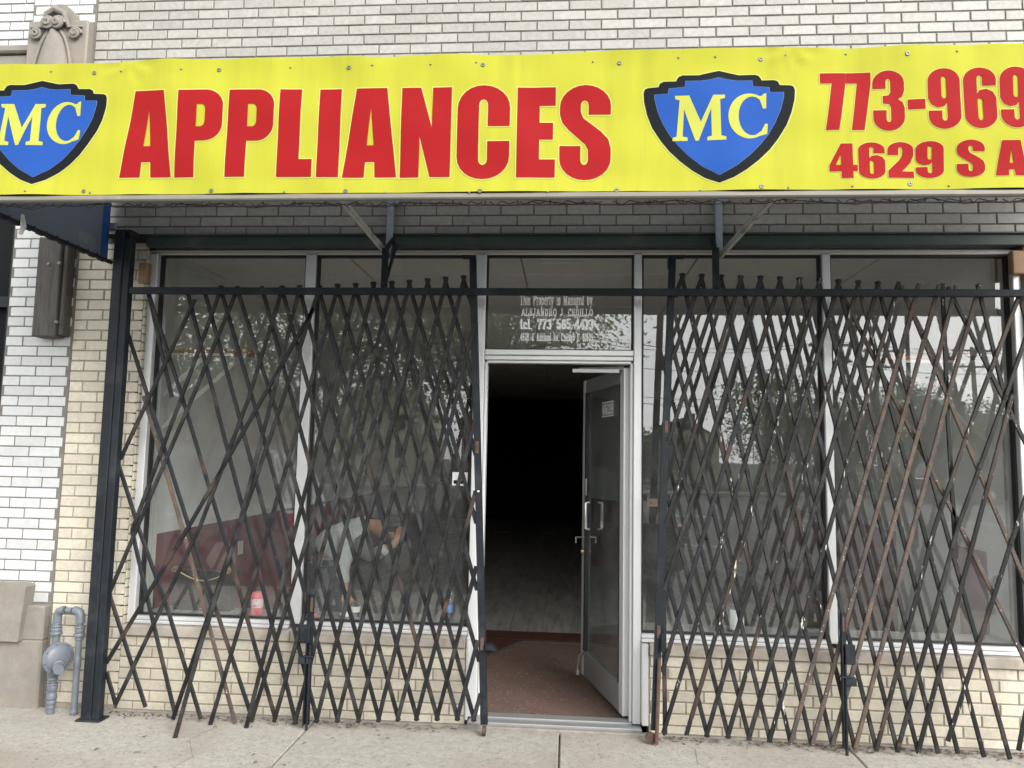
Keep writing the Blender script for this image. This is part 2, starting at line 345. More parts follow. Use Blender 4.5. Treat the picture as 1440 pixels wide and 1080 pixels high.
structure('far_kerb', MB().cbox(-150, 150, FAR_Y-.18, FAR_Y, -.24, .0, .02), 'concrete')
structure('far_sidewalk', MB().box(-150, 150, FAR_Y-3.2, FAR_Y-.18, -.24, -.004), 'concrete')
structure('far_lawn', MB().box(-150, 150, FAR_Y-60, FAR_Y-3.2, -.24, .02), 'grass')

# ================================================================== BRICKWORK
BR = {}
def brick_mesh(L, H, D, mat):
    k = (round(L, 3), round(H, 3), mat)
    if k not in BR:
        mb = MB().cbox(-L/2, L/2, 0, D, -H/2, H/2, .0028); o = mb.build('brick', mat); BR[k] = o.data; bpy.data.objects.remove(o)
    return BR[k]
def brickwork(parent, mat, x0, x1, z0, n, pitch, y, phase, single, L=.2032, jt=.0085, hole=None, side_y=None):
    rest = MB()
    for c in range(n):
        zc = z0+(c+.5)*pitch; off = phase+(L/2 if c % 2 else 0)
        k0 = math.floor((x0-off)/L)-1
        for k in range(k0, k0+int((x1-x0)/L)+4):
            a, b = off+k*L+jt/2, off+(k+1)*L-jt/2
            a, b = max(a, x0), min(b, x1)
            if b-a < .025: continue
            if hole and hole(.5*(a+b), zc): continue
            if single(.5*(a+b), zc):
                me = brick_mesh(b-a, pitch-jt, .035, mat)
                shared('brick', me, parent, ((a+b)/2, y+random.uniform(-.0012,.0012), zc+random.uniform(-.0006,.0006)),
                       (random.uniform(-.012,.012), random.uniform(-.004,.004), random.uniform(-.006,.006)))
            else:
                rest.box(a, b, y+random.uniform(-.001,.001), y+.03, zc-(pitch-jt)/2, zc+(pitch-jt)/2)
    if rest.f: tag(rest.build('brick_field', mat, parent), kind='stuff')
# upper facade ----------------------------------------------------
facade = thing('brick_facade', (0, 0, 2.93), 'white painted brick wall above the steel lintel, behind the yellow banner', 'wall')
MB().box(-3.155, 3.8, .006, .3, 2.93, 5.2).build('mortar_bed', 'mortar', facade)
def vis(x, z): return (z < 3.20 and -3.0 < x < 2.85) or (4.03 < z < 4.57 and x < 2.78)
brickwork(facade, 'brick_white', -3.15, 3.8, 2.926, 34, .0667, 0.0, -2.659+.1016*0, vis)
# cream piers -------------------------------------------------------
def pier(x0, x1, name, label, ph, vis_):
    p = thing(name, ((x0+x1)/2, 0, 0), label, 'wall')
    MB().box(x0, x1-.02, .006, .3, -.02, 2.925).build('mortar_bed', 'mortar_light', p)
    brickwork(p, 'brick_cream', x0+.004, x1, .022, 44, .0656, 0, ph, vis_)
    # brick ends showing on the reveal beside the window frame
    return p
pl = pier(-3.155, -2.70, 'brick_pier', 'narrow cream brick pier between white glazed bricks and black gate post', -2.963, lambda x, z: True)
pr = pier(2.665, 3.8, 'brick_pier', 'cream brick pier at the far right edge beside the last window', 2.70, lambda x, z: x < 2.8)
# knee walls ----------------------------------------------------------
def knee(x0, x1, label, ph, visx):
    k = thing('knee_wall', ((x0+x1)/2, 0, 0), label, 'wall')
    MB().box(x0, x1, .006, .2, -.02, .44).build('mortar_bed', 'mortar_light', k)
    brickwork(k, 'brick_cream', x0+.002, x1-.002, -.012, 7, .0645, 0, ph, visx)
    MB().cbox(x0-.02, x1+.005, -.035, 0, -.03, .012, .006).build('footing', 'concrete_edge', k)
    n = max(1, round((x1-x0)/1.06)); w = (x1-x0)/n
    for i in range(n): MB().cbox(x0+i*w+.002, x0+(i+1)*w-.002, -.022, .08, .441, .503, .006).build('stone_sill', 'stone_sill', k)
    return k
kl = knee(-2.698, -.578, 'low cream brick wall with stone sill under the left windows', -2.60, lambda x, z: True)
kr = knee(.492, 2.663, 'low cream brick wall with stone sill under the right windows', .70, lambda x, z: True)
# neighbour -----------------------------------------------------------
nb = thing('neighbour_building', (-3.6, 0, 0), 'neighbouring white glazed brick front with carved stone ornament at far left', 'building')
MB().box(-3.605, -3.165, .004, .3, .55, 5.2).build('mortar_bed', 'mortar', nb)
brickwork(nb, 'brick_glazed', -3.60, -3.17, .612, 71, .0640, 0, -3.386, lambda x, z: z < 3.0 or z > 4.3, hole=lambda x, z: z > 3.55 and z < 4.33, jt=.007)
wallL = MB().box(-6.5, -3.6, .05, .3, 3.2, 5.2); wallL.build('mortar_bed', 'mortar', nb)
brickwork(nb, 'brick_glazed', -4.6, -3.6, 4.245, 14, .0640, .044, -3.80, lambda x, z: z < 4.7 and x > -4.1)
MB().cbox(-6.5, -3.595, -.02, .1, 4.185, 4.24, .012).cbox(-6.5, -3.595, .01, .1, 4.11, 4.18, .006).box(-6.5, -3.595, .03, .1, 3.2, 4.108).build('stone_band', 'stone', nb)
MB().cbox(-6.5, -3.168, -.05, .3, -.05, .40, .01).cbox(-3.31, -3.168, -.048, .3, .395, .605, .01).build('stone_base', 'stone', nb)
MB().prism([[(-6.5,.395),(-3.296,.395),(-3.27,.72),(-3.30,.735),(-6.5,.735)]], lambda x, z, t: (x, -.085+t, z), .3).build('stone_block', 'stone', nb)
MB().box(-6.5, -3.61, .12, .14, .7, 3.2).build('window_pane', 'dark_board', nb)
MB().box(-3.66, -3.61, .06, .3, .7, 3.2).box(-6.5, -3.66, .07, .11, 2.48, 2.55).box(-6.5, -3.66, .07, .11, .7, .78).build('window_frame', 'black_paint', nb)
MB().box(-3.165, -3.153, .002, .2, 0, 5.2).build('seam', 'mortar', nb)
# carved cartouche
def carve():
    mb = MB(); X = lambda u: -3.585+u*.418; Z = lambda v: 3.60+v*.88
    mb.cbox(X(0), X(1), -.06, .1, 3.55, 4.375, .01)                        # slab
    arc = [(X(.5)+.115*math.cos(t), 4.36+.125*math.sin(t)) for t in [math.pi*i/14 for i in range(15)]]
    mb.prism([arc+[(X(.5)-.13, 4.30), (X(.5)+.13, 4.30)][::1]], lambda x, z, t: (x, -.062+t, z), .15)
    # domed shield
    outl = []
    for i in range(13):
        v = i/12; w = max(.028, .140*math.sqrt(max(0, 1-v*v*.97))); outl.append((w, 3.72+v*.575))
    rows = []
    for j, (w, z) in enumerate(outl):
        rows.append([(X(.5)-.012+w*s_, -.058-.065*max(0, math.cos(s_*math.pi/2))**.6*(1-.35*(j/12)), z) for s_ in [-1+2*i/10 for i in range(11)]])
    vs = [p for r_ in rows for p in r_]; fs = [(j*11+i, j*11+i+1, (j+1)*11+i+1, (j+1)*11+i) for j in range(12) for i in range(10)]
    mb.poly(vs, fs)
    for sg in (-1, 1):   # strap lines and scrolls
        mb.tube([(X(.5)-.012+sg*(w+.012), -.07, z) for w, z in outl], .012, 6)
        c = (X(.5)+sg*.135, 4.27); pts = []
        for i in range(26):
            t = i/25*4.2*math.pi; r_ = .040*(1-i/30); pts.append((c[0]+sg*r_*math.cos(t), -.075-.018*i/25, c[1]+r_*math.sin(t)))
        mb.tube(pts, .010, 6)
    mb.cbox(X(.66), X(.92), -.075, -.05, 4.315, 4.328, .004).cbox(X(.06), X(.34), -.075, -.05, 4.315, 4.328, .004)
    for sg in (-1, 1):
        c = (X(.5)+sg*.035-.01, 4.335); pts = []
        for i in range(30):
            t = i/29*4.6*math.pi; r_ = .044*(1-i/34); pts.append((c[0]+sg*r_*math.cos(t), -.09-.03*i/29, c[1]+r_*math.sin(t)))
        mb.tube(pts, .013, 6)
    mb.tube([(X(.5)-.09, -.075, 4.31), (X(.5)-.06, -.09, 4.40), (X(.5), -.095, 4.43), (X(.5)+.06, -.09, 4.40), (X(.5)+.09, -.075, 4.31)], [.012,.02,.024,.02,.012], 8)
    return mb
carve().build('carved_ornament', 'stone', nb, smooth=True)
# bricks of the reveal beside the left window frame
for c in range(43):
    z = .5+c*.0545*1.0
    if z > 2.83: break
    MB().cbox(-2.70, -2.688, .004, .062, z+.004, z+.052, .003).build('brick', 'brick_cream', pl)

# ================================================================== STEEL LINTEL
lin = thing('steel_lintel', (0, 0, 2.86), 'dark green painted steel lintel spanning above all the windows', 'lintel')
MB().cbox(-2.69, 3.6, -.028, .05, 2.858, 2.925, .004).build('web', 'lintel_green', lin)
MB().cbox(-3.0, 3.6, -.045, .1, 2.926-.004+.002, 2.934, .002).build('top_flange', 'lintel_green', lin)
MB().box(-2.99, -2.69, -.01, .004, 2.885, 2.92).build('end_plate', 'lintel_green', lin)

# ================================================================== STOREFRONT
GY = .10
sf = thing('storefront', (0, .1, .5), 'aluminium framed shop windows with transom over the open doorway', 'storefront')
def alu(name, *a, mat='aluminium', b=.004, parent=None): return MB().cbox(*a, b).build(name, mat, parent or sf)
F0, F1 = .055, .135
WT, WB = 2.826, .545
alu('head', -2.79, 2.70, F0, F1, 2.826, 2.8565)
alu('jamb', -2.688, -2.64, .03, F1+.05, .508, 2.826, mat='aluminium'); alu('jamb', -2.78+.0, -2.689, .064, F1+.05, .508, 2.826, mat='aluminium_dark')
alu('jamb', 2.615, 2.664, .03, F1+.05, .508, 2.826)
for x0, x1 in ((-1.668,-1.602), (1.526,1.574)): alu('mullion', x0, x1, F0-.01, F1, .53, 2.826)
alu('door_jamb', -.577, -.513, F0-.012, F1+.02, .035, 2.826); alu('door_jamb', .402, .449, F0-.012, F1+.02, .035, 2.826)
alu('door_stop', -.512, -.494, F0+.02, F1+.01, .035, 2.162); alu('door_stop', .384, .401, F0+.02, F1+.01, .035, 2.162)
alu('transom_bar', -.512, .401, F0-.008, F1, 2.192, 2.226); alu('transom_bar', -.512, .401, F0+.004, F1, 2.163, 2.190); alu('door_head', -.512, .401, F0+.02, F1, 2.145, 2.162)
for x0, x1, nm in ((-2.64,-1.669,'l'), (-1.601,-.578,'l'), (.450,1.525,'r'), (1.575,2.614,'r')):
    alu('sill_rail', x0, x1, F0-.02, F1, .526, .548); alu('sill_rail', x0, x1, F0-.032, F1, .505, .5245)
    # black glazing gasket round the pane
    g = MB(); 
    g.box(x0, x0+.012, GY-.03, GY+.01, .549, WT-.001); g.box(x1-.012, x1, GY-.03, GY+.01, .549, WT-.001); g.box(x0+.012, x1-.012, GY-.03, GY+.01, WT-.012, WT-.001); g.box(x0+.012, x1-.012, GY-.03, GY+.01, .549, .557)
    g.build('gasket', 'gasket', sf)
    MB().box(x0+.006, x1-.006, GY-.0, GY+.0001, .552, WT-.004)
    MB().face([(x0+.004,GY,.55),(x1-.004,GY,.55),(x1-.004,GY,WT-.003),(x0+.004,GY,WT-.003)]).build('window_pane', 'glass', sf)
g = MB(); g.box(-.512,-.502,GY-.03,GY+.01,2.227,WT-.001); g.box(.391,.401,GY-.03,GY+.01,2.227,WT-.001); g.box(-.502,.391,GY-.03,GY+.01,WT-.011,WT-.001); g.box(-.502,.391,GY-.03,GY+.01,2.227,2.233); g.build('gasket','gasket',sf)
transom = MB().face([(-.508,GY,2.229),(.397,GY,2.229),(.397,GY,WT-.003),(-.508,GY,WT-.003)]).build('transom_pane', 'glass', sf)
alu('cover_plate', .450, .488, -.008, .08, .045, .50); alu('cover_plate', -.576, -.56, -.004, .08, .03, .50)
alu('threshold', -.56, .45, -.012, .06, .006, .028, mat='aluminium_dark'); alu('threshold', -.513, .402, .06, .14, .012, .036, mat='aluminium_dark')
MB().cbox(-.60, .50, -.045, -.013, -.03, .014, .006).build('step', 'concrete_edge', sf)
# ---- card sticker on the second pane
st = MB().box(-.700,-.605,GY-.004,GY-.002,1.385,1.466).build('card_sticker', 'paper', sf)
for i, (a, b, mt) in enumerate([(-.655,1.435,'label_blue'),(-.655,1.395,'dark_board'),(-.69,1.395,'dark_board')]): MB().box(a, a+.028, GY-.006, GY-.0045, b, b+.022).build('card_mark', mt, st)

# ---- slab-serif lettering on the transom: each glyph is strokes swept with a rectangular pen
def arcp(cx, cy, rx, ry, a0, a1, n=8): return [(cx+rx*math.cos(R(a0+(a1-a0)*i/n)), cy+ry*math.sin(R(a0+(a1-a0)*i/n))) for i in range(n+1)]
def ring(cx, cy, rx, ry, n=14): return arcp(cx, cy, rx, ry, 0, 360, n)
sf_h = lambda x, y, w=.16: [(x-w, y), (x+w, y)]     # a serif
XH = .66
GL = {
 'T': (.8, [[(.05,.82),(.05,1),(.75,1),(.75,.82)], [(.4,0),(.4,1)], sf_h(.4,0)]),
 'h': (.72, [[(.16,0),(.16,1)], arcp(.36,.44,.2,.22,180,0)+[(.56,0)], sf_h(.16,0,.13), sf_h(.56,0,.13), [(.04,1),(.16,1)]]),
 'i': (.36, [[(.18,0),(.18,XH)], [(.06,XH),(.18,XH)], sf_h(.18,0,.14), [(.18,.9),(.18,.96)]]),
 's': (.56, [[(.46,.48),(.46,.62)], arcp(.28,.5,.17,.16,20,270,8)+arcp(.28,.18,.18,.17,90,-160,8), [(.1,.02),(.1,.2)]]),
 'P': (.74, [[(.18,0),(.18,1)], [(.05,1),(.4,1)]+arcp(.42,.75,.22,.25,90,-90)+[(.18,.5)], sf_h(.18,0,.15)]),
 'r': (.52, [[(.16,0),(.16,XH)], arcp(.36,.42,.2,.22,180,50,6), [(.04,XH),(.16,XH)], sf_h(.16,0,.14)]),
 'o': (.6, [ring(.3,.33,.2,.32)]), 'p': (.66, [[(.16,-.28),(.16,XH)], ring(.36,.33,.2,.32), [(.04,XH),(.16,XH)], sf_h(.16,-.28,.13)]),
 'e': (.58, [arcp(.3,.33,.2,.32,0,320,12), [(.12,.36),(.5,.36)]]), 't': (.44, [[(.2,.94),(.2,.16)]+arcp(.32,.16,.12,.15,180,320,5), [(.05,XH),(.38,XH)]]),
 'y': (.66, [[(.1,XH),(.32,.02)], [(.56,XH),(.28,-.24),(.12,-.24)], sf_h(.12,XH,.12), sf_h(.54,XH,.1)]),
 'M': (1.0, [[(.18,0),(.18,1)], [(.14,1),(.5,.1),(.86,1)], [(.82,0),(.82,1)], sf_h(.18,0,.14), sf_h(.82,0,.15), [(.05,1),(.2,1)], [(.8,1),(.95,1)]]),
 'a': (.6, [arcp(.29,.5,.17,.15,160,0,6)+[(.46,.06),(.54,.02)], ring(.27,.19,.16,.17,10)]),
 'n': (.72, [[(.16,0),(.16,XH)], arcp(.36,.42,.2,.22,180,0)+[(.56,0)], sf_h(.16,0,.13), sf_h(.56,0,.13), [(.04,XH),(.16,XH)]]),
 'g': (.6, [ring(.28,.42,.17,.22,10), arcp(.28,-.1,.2,.16,70,-250,10), [(.2,.2),(.14,.1),(.36,.06)], [(.4,.62),(.52,.66)]]),
 'd': (.66, [ring(.28,.33,.19,.32), [(.48,0),(.48,1)], [(.36,1),(.48,1)], [(.48,0),(.6,0)]]),
 'b': (.66, [ring(.38,.33,.19,.32), [(.17,0),(.17,1)], [(.05,1),(.17,1)]]),
 'A': (.84, [[(.12,0),(.4,1),(.7,0)], [(.22,.33),(.6,.33)], sf_h(.12,0,.11), sf_h(.7,0,.14)]),
 'L': (.72, [[(.18,1),(.18,0),(.6,0),(.6,.22)], sf_h(.18,1,.15), [(.05,0),(.18,0)]]), 'E': (.74, [[(.6,.8),(.6,1),(.05,1)], [(.18,1),(.18,0)], [(.05,0),(.62,0),(.62,.22)], [(.18,.52),(.48,.52)], [(.48,.4),(.48,.64)]]),
 'J': (.62, [[(.4,1),(.4,.22)]+arcp(.24,.22,.16,.2,0,-180,6), sf_h(.4,1,.16)]),
 'N': (.86, [[(.18,0),(.18,1),(.66,0),(.66,1)], sf_h(.18,0,.14), sf_h(.66,1,.14), [(.05,1),(.18,1)]]),
 'D': (.78, [[(.05,1),(.34,1)]+arcp(.34,.5,.3,.5,90,-90)+[(.05,0)], [(.18,0),(.18,1)]]),
 'R': (.82, [[(.18,0),(.18,1)], [(.05,1),(.4,1)]+arcp(.42,.76,.2,.24,90,-90)+[(.18,.52)], [(.42,.5),(.62,.02),(.76,.02)], sf_h(.18,0,.14)]),
 'O': (.8, [ring(.4,.5,.29,.5,18)]), 'C': (.76, [arcp(.4,.5,.3,.5,45,320,14), [(.62,.66),(.62,.98)]]),
 'I': (.42, [[(.21,0),(.21,1)], sf_h(.21,0,.16), sf_h(.21,1,.16)]), 'l': (.4, [[(.2,0),(.2,1)], sf_h(.2,0,.15), [(.06,1),(.2,1)]]),
 '.': (.3, [[(.13,.02),(.13,.06)]]), '-': (.44, [[(.08,.4),(.36,.4)]]), ' ': (.62, []),
 '7': (.66, [[(.1,.8),(.1,1),(.58,1),(.3,.3),(.28,0)]]), '3': (.66, [[(.12,.8),(.12,.82)]+arcp(.32,.75,.19,.24,160,-80,8)+arcp(.32,.26,.21,.26,80,-170,9)]),
 '5': (.66, [[(.54,1),(.16,1),(.14,.54)]+arcp(.32,.32,.21,.31,120,-160,10)]), '6': (.66, [ring(.33,.3,.2,.3), [(.13,.3),(.15,.66)]+arcp(.36,.66,.2,.33,170,40,6)]),
 '4': (.7, [[(.5,0),(.5,1),(.08,.28),(.64,.28)], sf_h(.5,0,.12)]), '1': (.5, [[(.1,.84),(.26,1),(.26,0)], sf_h(.26,0,.17)]),
 '2': (.66, [arcp(.32,.72,.2,.27,170,-20,8)+[(.12,.02),(.56,.02),(.56,.2)]]), '9': (.66, [ring(.33,.7,.2,.3), [(.53,.7),(.51,.34)]+arcp(.3,.34,.2,.33,-10,-140,6)]),
 '0': (.66, [ring(.33,.5,.2,.5,16)]), 'c': (.56, [arcp(.3,.33,.2,.32,45,320,12), [(.45,.46),(.45,.62)]]), 'v': (.64, [[(.1,XH),(.32,0),(.54,XH)], sf_h(.1,XH,.11), sf_h(.54,XH,.11)]),
}
def strokes_text(mb, text, x0, x1, z0, h, y, pv=.20, ph=.10):
    tot = sum(GL[c][0] for c in text); s = (x1-x0)/tot; cx = x0; q = 0
    for c in text:
        w, st_ = GL[c]
        for pl_ in st_:
            for (ax, ay), (bx, by) in zip(pl_, pl_[1:]):
                a = (cx+(.05*w+ax*.90)*s, z0+ay*h); b = (cx+(.05*w+bx*.90)*s, z0+by*h); hw, hh = pv*s/2, ph*h/2
                pts = [(p[0]+i*hw, p[1]+j*hh) for p in (a, b) for i in (-1,1) for j in (-1,1)]
                pts = sorted(set((round(p[0],6), round(p[1],6)) for p in pts))
                def half(ps):
                    o = []
                    for p in ps:
                        while len(o) > 1 and (o[-1][0]-o[-2][0])*(p[1]-o[-2][1])-(o[-1][1]-o[-2][1])*(p[0]-o[-2][0]) <= 0: o.pop()
                        o.append(p)
                    return o
                hull = half(pts)[:-1]+half(pts[::-1])[:-1]
                q = (q+1) % 12; d = y-.0004-q*.00006
                mb.face([(p[0], d, p[1]) for p in hull])
        cx += w*s
lt = MB()
for tx, (xa, xb), yb, yt in [('This Property is Managed by.', (731,835), 428.8, 414), ('ALEJANDRO J. CEDILLO', (733,834), 444, 434.5), ('tel. 773 565-4413', (731,834.5), 462.7, 449.3), ('4629. s. Ashland Av. Chicago Il. 60609', (731.5,834), 479.3, 468.8)]:
    a = at(xa, yb, Y=GY); b = at(xb, yb, Y=GY); t = at((xa+xb)/2, yt, Y=GY)
    strokes_text(lt, tx, a.x, b.x, (a.z+b.z)/2, t.z-(a.z+b.z)/2, GY-.001, pv=.25 if 'tel' in tx else .17)
lt.build('window_lettering', 'white_print', transom, recalc=False)

# ================================================================== DOOR (hinged on the right jamb, open inwards)
HX, HY = .372, .14
dr = thing('glass_door', (HX, HY, .03), 'aluminium framed glass shop door standing open inwards in the doorway', 'door')
A = R(105); dv = Vector((math.cos(A), math.sin(A), 0)); dn = Vector((-math.sin(A), math.cos(A), 0))  # along the leaf, and its outer face normal (towards -X)
DW, DH = .90, 2.085
def leaf(name, u0, u1, n0, n1, z0, z1, mat, parent=dr):
    mb = MB().cbox(u0, u1, n0, n1, z0, z1, .004)
    mb.v = [tuple(Vector((HX, HY, 0))+dv*p[0]+dn*p[1]+Vector((0,0,p[2]))) for p in mb.v]
    return mb.build(name, mat, parent)
Z0, Z1 = .045, .045+DH
leaf('hinge_stile', 0, .075, -.022, .022, Z0, Z1, 'aluminium'); leaf('lock_stile', DW-.06, DW, -.022, .022, Z0, Z1, 'aluminium')
leaf('top_rail', .0755, DW-.0605, -.02, .02, Z1-.09, Z1, 'aluminium_dark'); leaf('bottom_rail', .0755, DW-.0605, -.02, .02, Z0, Z0+.17, 'aluminium_dark')
leaf('glazing_bead', DW-.085, DW-.0605, -.012, .024, Z0+.17, Z1-.09, 'gasket'); leaf('glazing_bead', .0755, .095, -.012, .023, Z0+.17, Z1-.09, 'gasket')
leaf('glass_pane', .095, DW-.085, -.002, .002, Z0+.17, Z1-.09, 'door_glass')
mb = MB()
def dp(u, n_, z): return Vector((HX, HY, 0))+dv*u+dn*n_+Vector((0,0,z))
ph_ = MB().tube([dp(DW-.22,.03,1.075),dp(DW-.22,.06,1.08),dp(DW-.22,.06,1.255),dp(DW-.22,.03,1.26)], .011, 8).build('pull_handle', 'steel', dr, smooth=True)
MB().tube([dp(DW-.03,.02,1.00),dp(DW-.03,.075,1.00),dp(DW-.03,.075,.96)], .006, 6).tube([dp(DW-.03,-.02,1.00),dp(DW-.03,-.075,1.00),dp(DW-.03,-.075,.96)], .006, 6).build('lever', 'steel', dr, smooth=True)
MB().lathe([(.016,-.035),(.018,-.03),(.018,.03),(.016,.035)], dp(DW-.03,0,.90), 'x', 12).build('lock_cylinder', 'brass', dr, smooth=True)
leaf('notice', DW-.12, DW-.09, .024, .026, 1.30, 1.42, 'paper')
MB().tube([dp(DW-.07,.025,.20),dp(DW-.05,.05,.18),dp(DW-.04,.055,.075)], [.012,.010,.009], 8).lathe([(.016,0),(.016,.03)], dp(DW-.04,.055,.047), 'z', 10).build('door_holder', 'steel', dr, smooth=True)
num = MB()      # house number decal: four outlined boxes with figures
for i, ch in enumerate('4629'):
    u0 = .50-i*.062; u1 = u0-.054; z0, z1 = 1.845, 1.945
    for (a, b, c_, d) in ((u0,u1,z0,z0+.006),(u0,u1,z1-.006,z1),(u0,u0-.006,z0+.006,z1-.006),(u1+.006,u1,z0+.006,z1-.006)):
        num.face([dp(a,.0035,c_),dp(b,.0035,c_),dp(b,.0035,d),dp(a,.0035,d)])
    t_ = MB(); strokes_text(t_, ch, 0, .034, 0, .066, 0, pv=.17, ph=.09)
    num.poly([dp(u0-.011-p[0], .0036-p[1], z0+.017+p[2]) for p in t_.v], t_.f)
num.build('number_decal', 'white_print', dr, recalc=False)
MB().beam((HX-.02, .17, 2.13), (HX-.30, .25, 2.13), .03, .022).box(HX-.34, HX-.05, .15, .20, 2.10, 2.122).build('door_closer', 'aluminium_dark', sf)

# ================================================================== SECURITY GATE
GP = -.155      # plane of the gate
gf = thing('gate_frame', (-2.75, -.17, 0), 'black steel gate post with long horizontal guide rail across the windows', 'gate frame')
MB().cbox(-2.790,-2.728,-.205,-.14,-.01,2.905,.005).build('post', 'black_paint', gf)
MB().cbox(-2.725,-2.683,-.200,-.145,-.005,2.86,.004).box(-2.7255,-2.7245,-.199,-.15,0,2.86).build('post_channel', 'black_paint', gf)
MB().cbox(-2.81,-2.66,-.225,-.12,-.02,.008,.004).build('base_plate', 'black_paint', gf)
MB().cbox(-2.785,-2.69,-.20,-.02,2.906,2.914,.002).build('top_plate', 'black_paint', gf)
MB().cbox(-2.682,3.55,-.196,-.168,2.514,2.556,.004).build('guide_rail', 'black_paint', gf)
MB().box(-2.682,3.55,-.1675,-.164,2.53,2.552).build('rail_lip', 'black_paint', gf)
for x in (at(541,400,Y=-.17).x, at(1006,390,Y=-.17).x):
    MB().beam((x+.03,-.03,2.87), (x,-.182,2.557), .035, .008, up=(1,0,0)).cbox(x-.02,x+.02,-.19,-.176,2.557,2.80,.003).beam((x,-.183,2.79),(x+.01,-.03,2.90),.035,.008,up=(1,0,0)).build('rail_hanger', 'black_paint', gf)
MB().cbox(3.50,3.56,-.205,-.14,-.01,2.905,.005).build('post', 'black_paint', gf)

BW, BT = .0245, .010
def bar(parent, pts, front, mat, rivets=()):
    """one channel-section gate bar along points (x, y, z)"""
    mb = MB(); P_ = [Vector(p) for p in pts]; prof = [(-.5,0),(-.5,-.55),(-.36,-1),(.36,-1),(.5,-.55),(.5,0)]; n = len(prof)
    for i, p in enumerate(P_):
        d = (P_[min(i+1,len(P_)-1)]-P_[max(i-1,0)]).normalized(); nrm = Vector((0,-1,0)); nrm = (nrm-d*nrm.dot(d)).normalized(); s = d.cross(nrm)
        mb.v += [tuple(p+s*a*BW+nrm*(-b)*BT) for a, b in prof]
    for i in range(len(P_)-1):
        for k in range(n): a, b = i*n+k, i*n+(k+1) % n; mb.f.append((a,b,b+n,a+n)); mb.m.append(0)
    mb.f += [tuple(range(n-1,-1,-1)), tuple((len(P_)-1)*n+k for k in range(n))]; mb.m += [0,0]
    for r_ in rivets: mb.lathe([(.0055,.0),(.005,-.0028),(.002,-.0042)], r_, 'y', 6)
    return mb.build('gate_bar', mat, parent)
def pxbar(pts, Y, yo=None):
    o = []
    for i, p in enumerate(pts): o.append(at(p[0], p[1], Y=(p[2] if len(p) > 2 else Y)))
    return o
def isect(a, b):
    """crossing of two polylines in the x-z plane"""
    for p, q in zip(a, a[1:]):
        for r_, s in zip(b, b[1:]):
            d1x, d1z, d2x, d2z = q.x-p.x, q.z-p.z, s.x-r_.x, s.z-r_.z; den = d1x*d2z-d1z*d2x
            if abs(den) < 1e-9: continue
            t = ((r_.x-p.x)*d2z-(r_.z-p.z)*d2x)/den; u = ((r_.x-p.x)*d1z-(r_.z-p.z)*d1x)/den
            if 0 <= t <= 1 and 0 <= u <= 1: return p+(q-p)*t
def make_gate(parent, fwd, back, extra=()):
    def tips(p, d):   # bar ends run a little past the end pivots, so that they cross
        q = [tuple(a) for a in p]
        if q[0][1] < 405: q[0] = (q[0][0]+d,)+q[0][1:]
        if q[-1][1] > 1003: q[-1] = (q[-1][0]-d*.7,)+q[-1][1:]
        return q
    F = [(pxbar(tips(p, 1.7), GP), mt) for p, mt in fwd]; B = [(pxbar(tips(p, -1.7), GP+.012), mt) for p, mt in back]
    for pts, mt in F:
        rv = []
        for q, _ in B:
            c_ = isect(pts, q)
            if c_ is not None: rv.append((c_.x, c_.y-BT, c_.z))
        bar(parent, pts, True, mt, rv)
    for pts, mt in B: bar(parent, pts, False, mt)
    for p, mt, Y in extra: bar(parent, pxbar(p, Y), False, mt)
k_, p_, r_c, c_h = 'bar_black', 'bar_part_rust', 'bar_rusty', 'bar_chipped'
gl = thing('scissor_gate', (at(430,1020,Y=GP).x, GP, 0), 'bent black folding scissor gate in front of the left windows', 'gate', 'folding security gates')
top = [421.7,448.9,475.1,500.4,525.3,551.4,575.9,601.5,626.8,652]; ty = [401.5,401,399.5,398.5,396.5,395.5,394,391.5,389.5,387.5]
bot = [415.6,445.7,474.9,504.4,532.8,559.8,586,614.9,643.4,666.4]; by = [1018,1016,1016,1016,1015,1014,1013,1013,1013,1014]
fw = [([(274.4,421),(169.5,646)],p_), ([(311,402),(255,560),(186,746)],k_), ([(334.3,403),(270.5,560),(155,832)],k_),
      ([(397,402),(350,560),(281.7,740),(163,990)],k_), ([(421,401),(383,560),(336,740),(244.7,1011)],k_), ([(442,433),(369.7,560),(266,740),(150,932)],p_),
      ([(448.9,401),(399,560),(337,740),(283,905,-.20),(247,1040,-.385)],k_), ([(475,399.5),(431,560),(378.9,740),(297,1019,-.17)],k_), ([(500.4,398.5),(462.5,560),(413,755),(347,1026,-.19)],k_),
      ([(525.3,396.5),(485.8,560),(435,747),(410,831),(354.5,1015)],k_), ([(551.4,395.5),(511,560),(461.5,745),(386.7,1015)],k_)]
for i in range(6, 10): fw.append(([(top[i],ty[i]),(bot[i-6],by[i-6])], k_))
for i, (x, y) in zip(range(4,10), [(667,455),(668,590),(669,690),(670,796),(672,900),(676,975)]): fw.append(([(x,y),(bot[i],by[i])], k_ if i % 2 else p_))
bk = [([(210,415),(242,559)],p_), ([(209,412),(257,560),(317,760),(386.7,1012)],p_), ([(263.7,410),(309.4,590),(356,770),(415.6,1018)],p_), ([(288,410),(336.7,586),(385,770),(445.7,1015)],p_),
      ([(311,402),(364,590),(412,770),(474.9,1015)],p_), ([(334.3,403),(389,580),(504.4,1015)],k_), ([(369.7,403),(532.8,1014)],p_), ([(397,402),(559.8,1013)],k_),
      ([(202.5,557),(262.8,764),(330,1017)],r_c), ([(180,468),(274,766),(353,1008)],p_), ([(168,656),(197,748),(235,853),(281.7,1011)],p_), ([(186,746),(205,830),(245.7,1006)],p_), ([(155,838),(205,994)],p_), ([(150,945),(163,990)],k_)]
for i in range(4): bk.append(([(top[i],ty[i]),(bot[i+6],by[i+6])], p_ if i == 1 else k_))
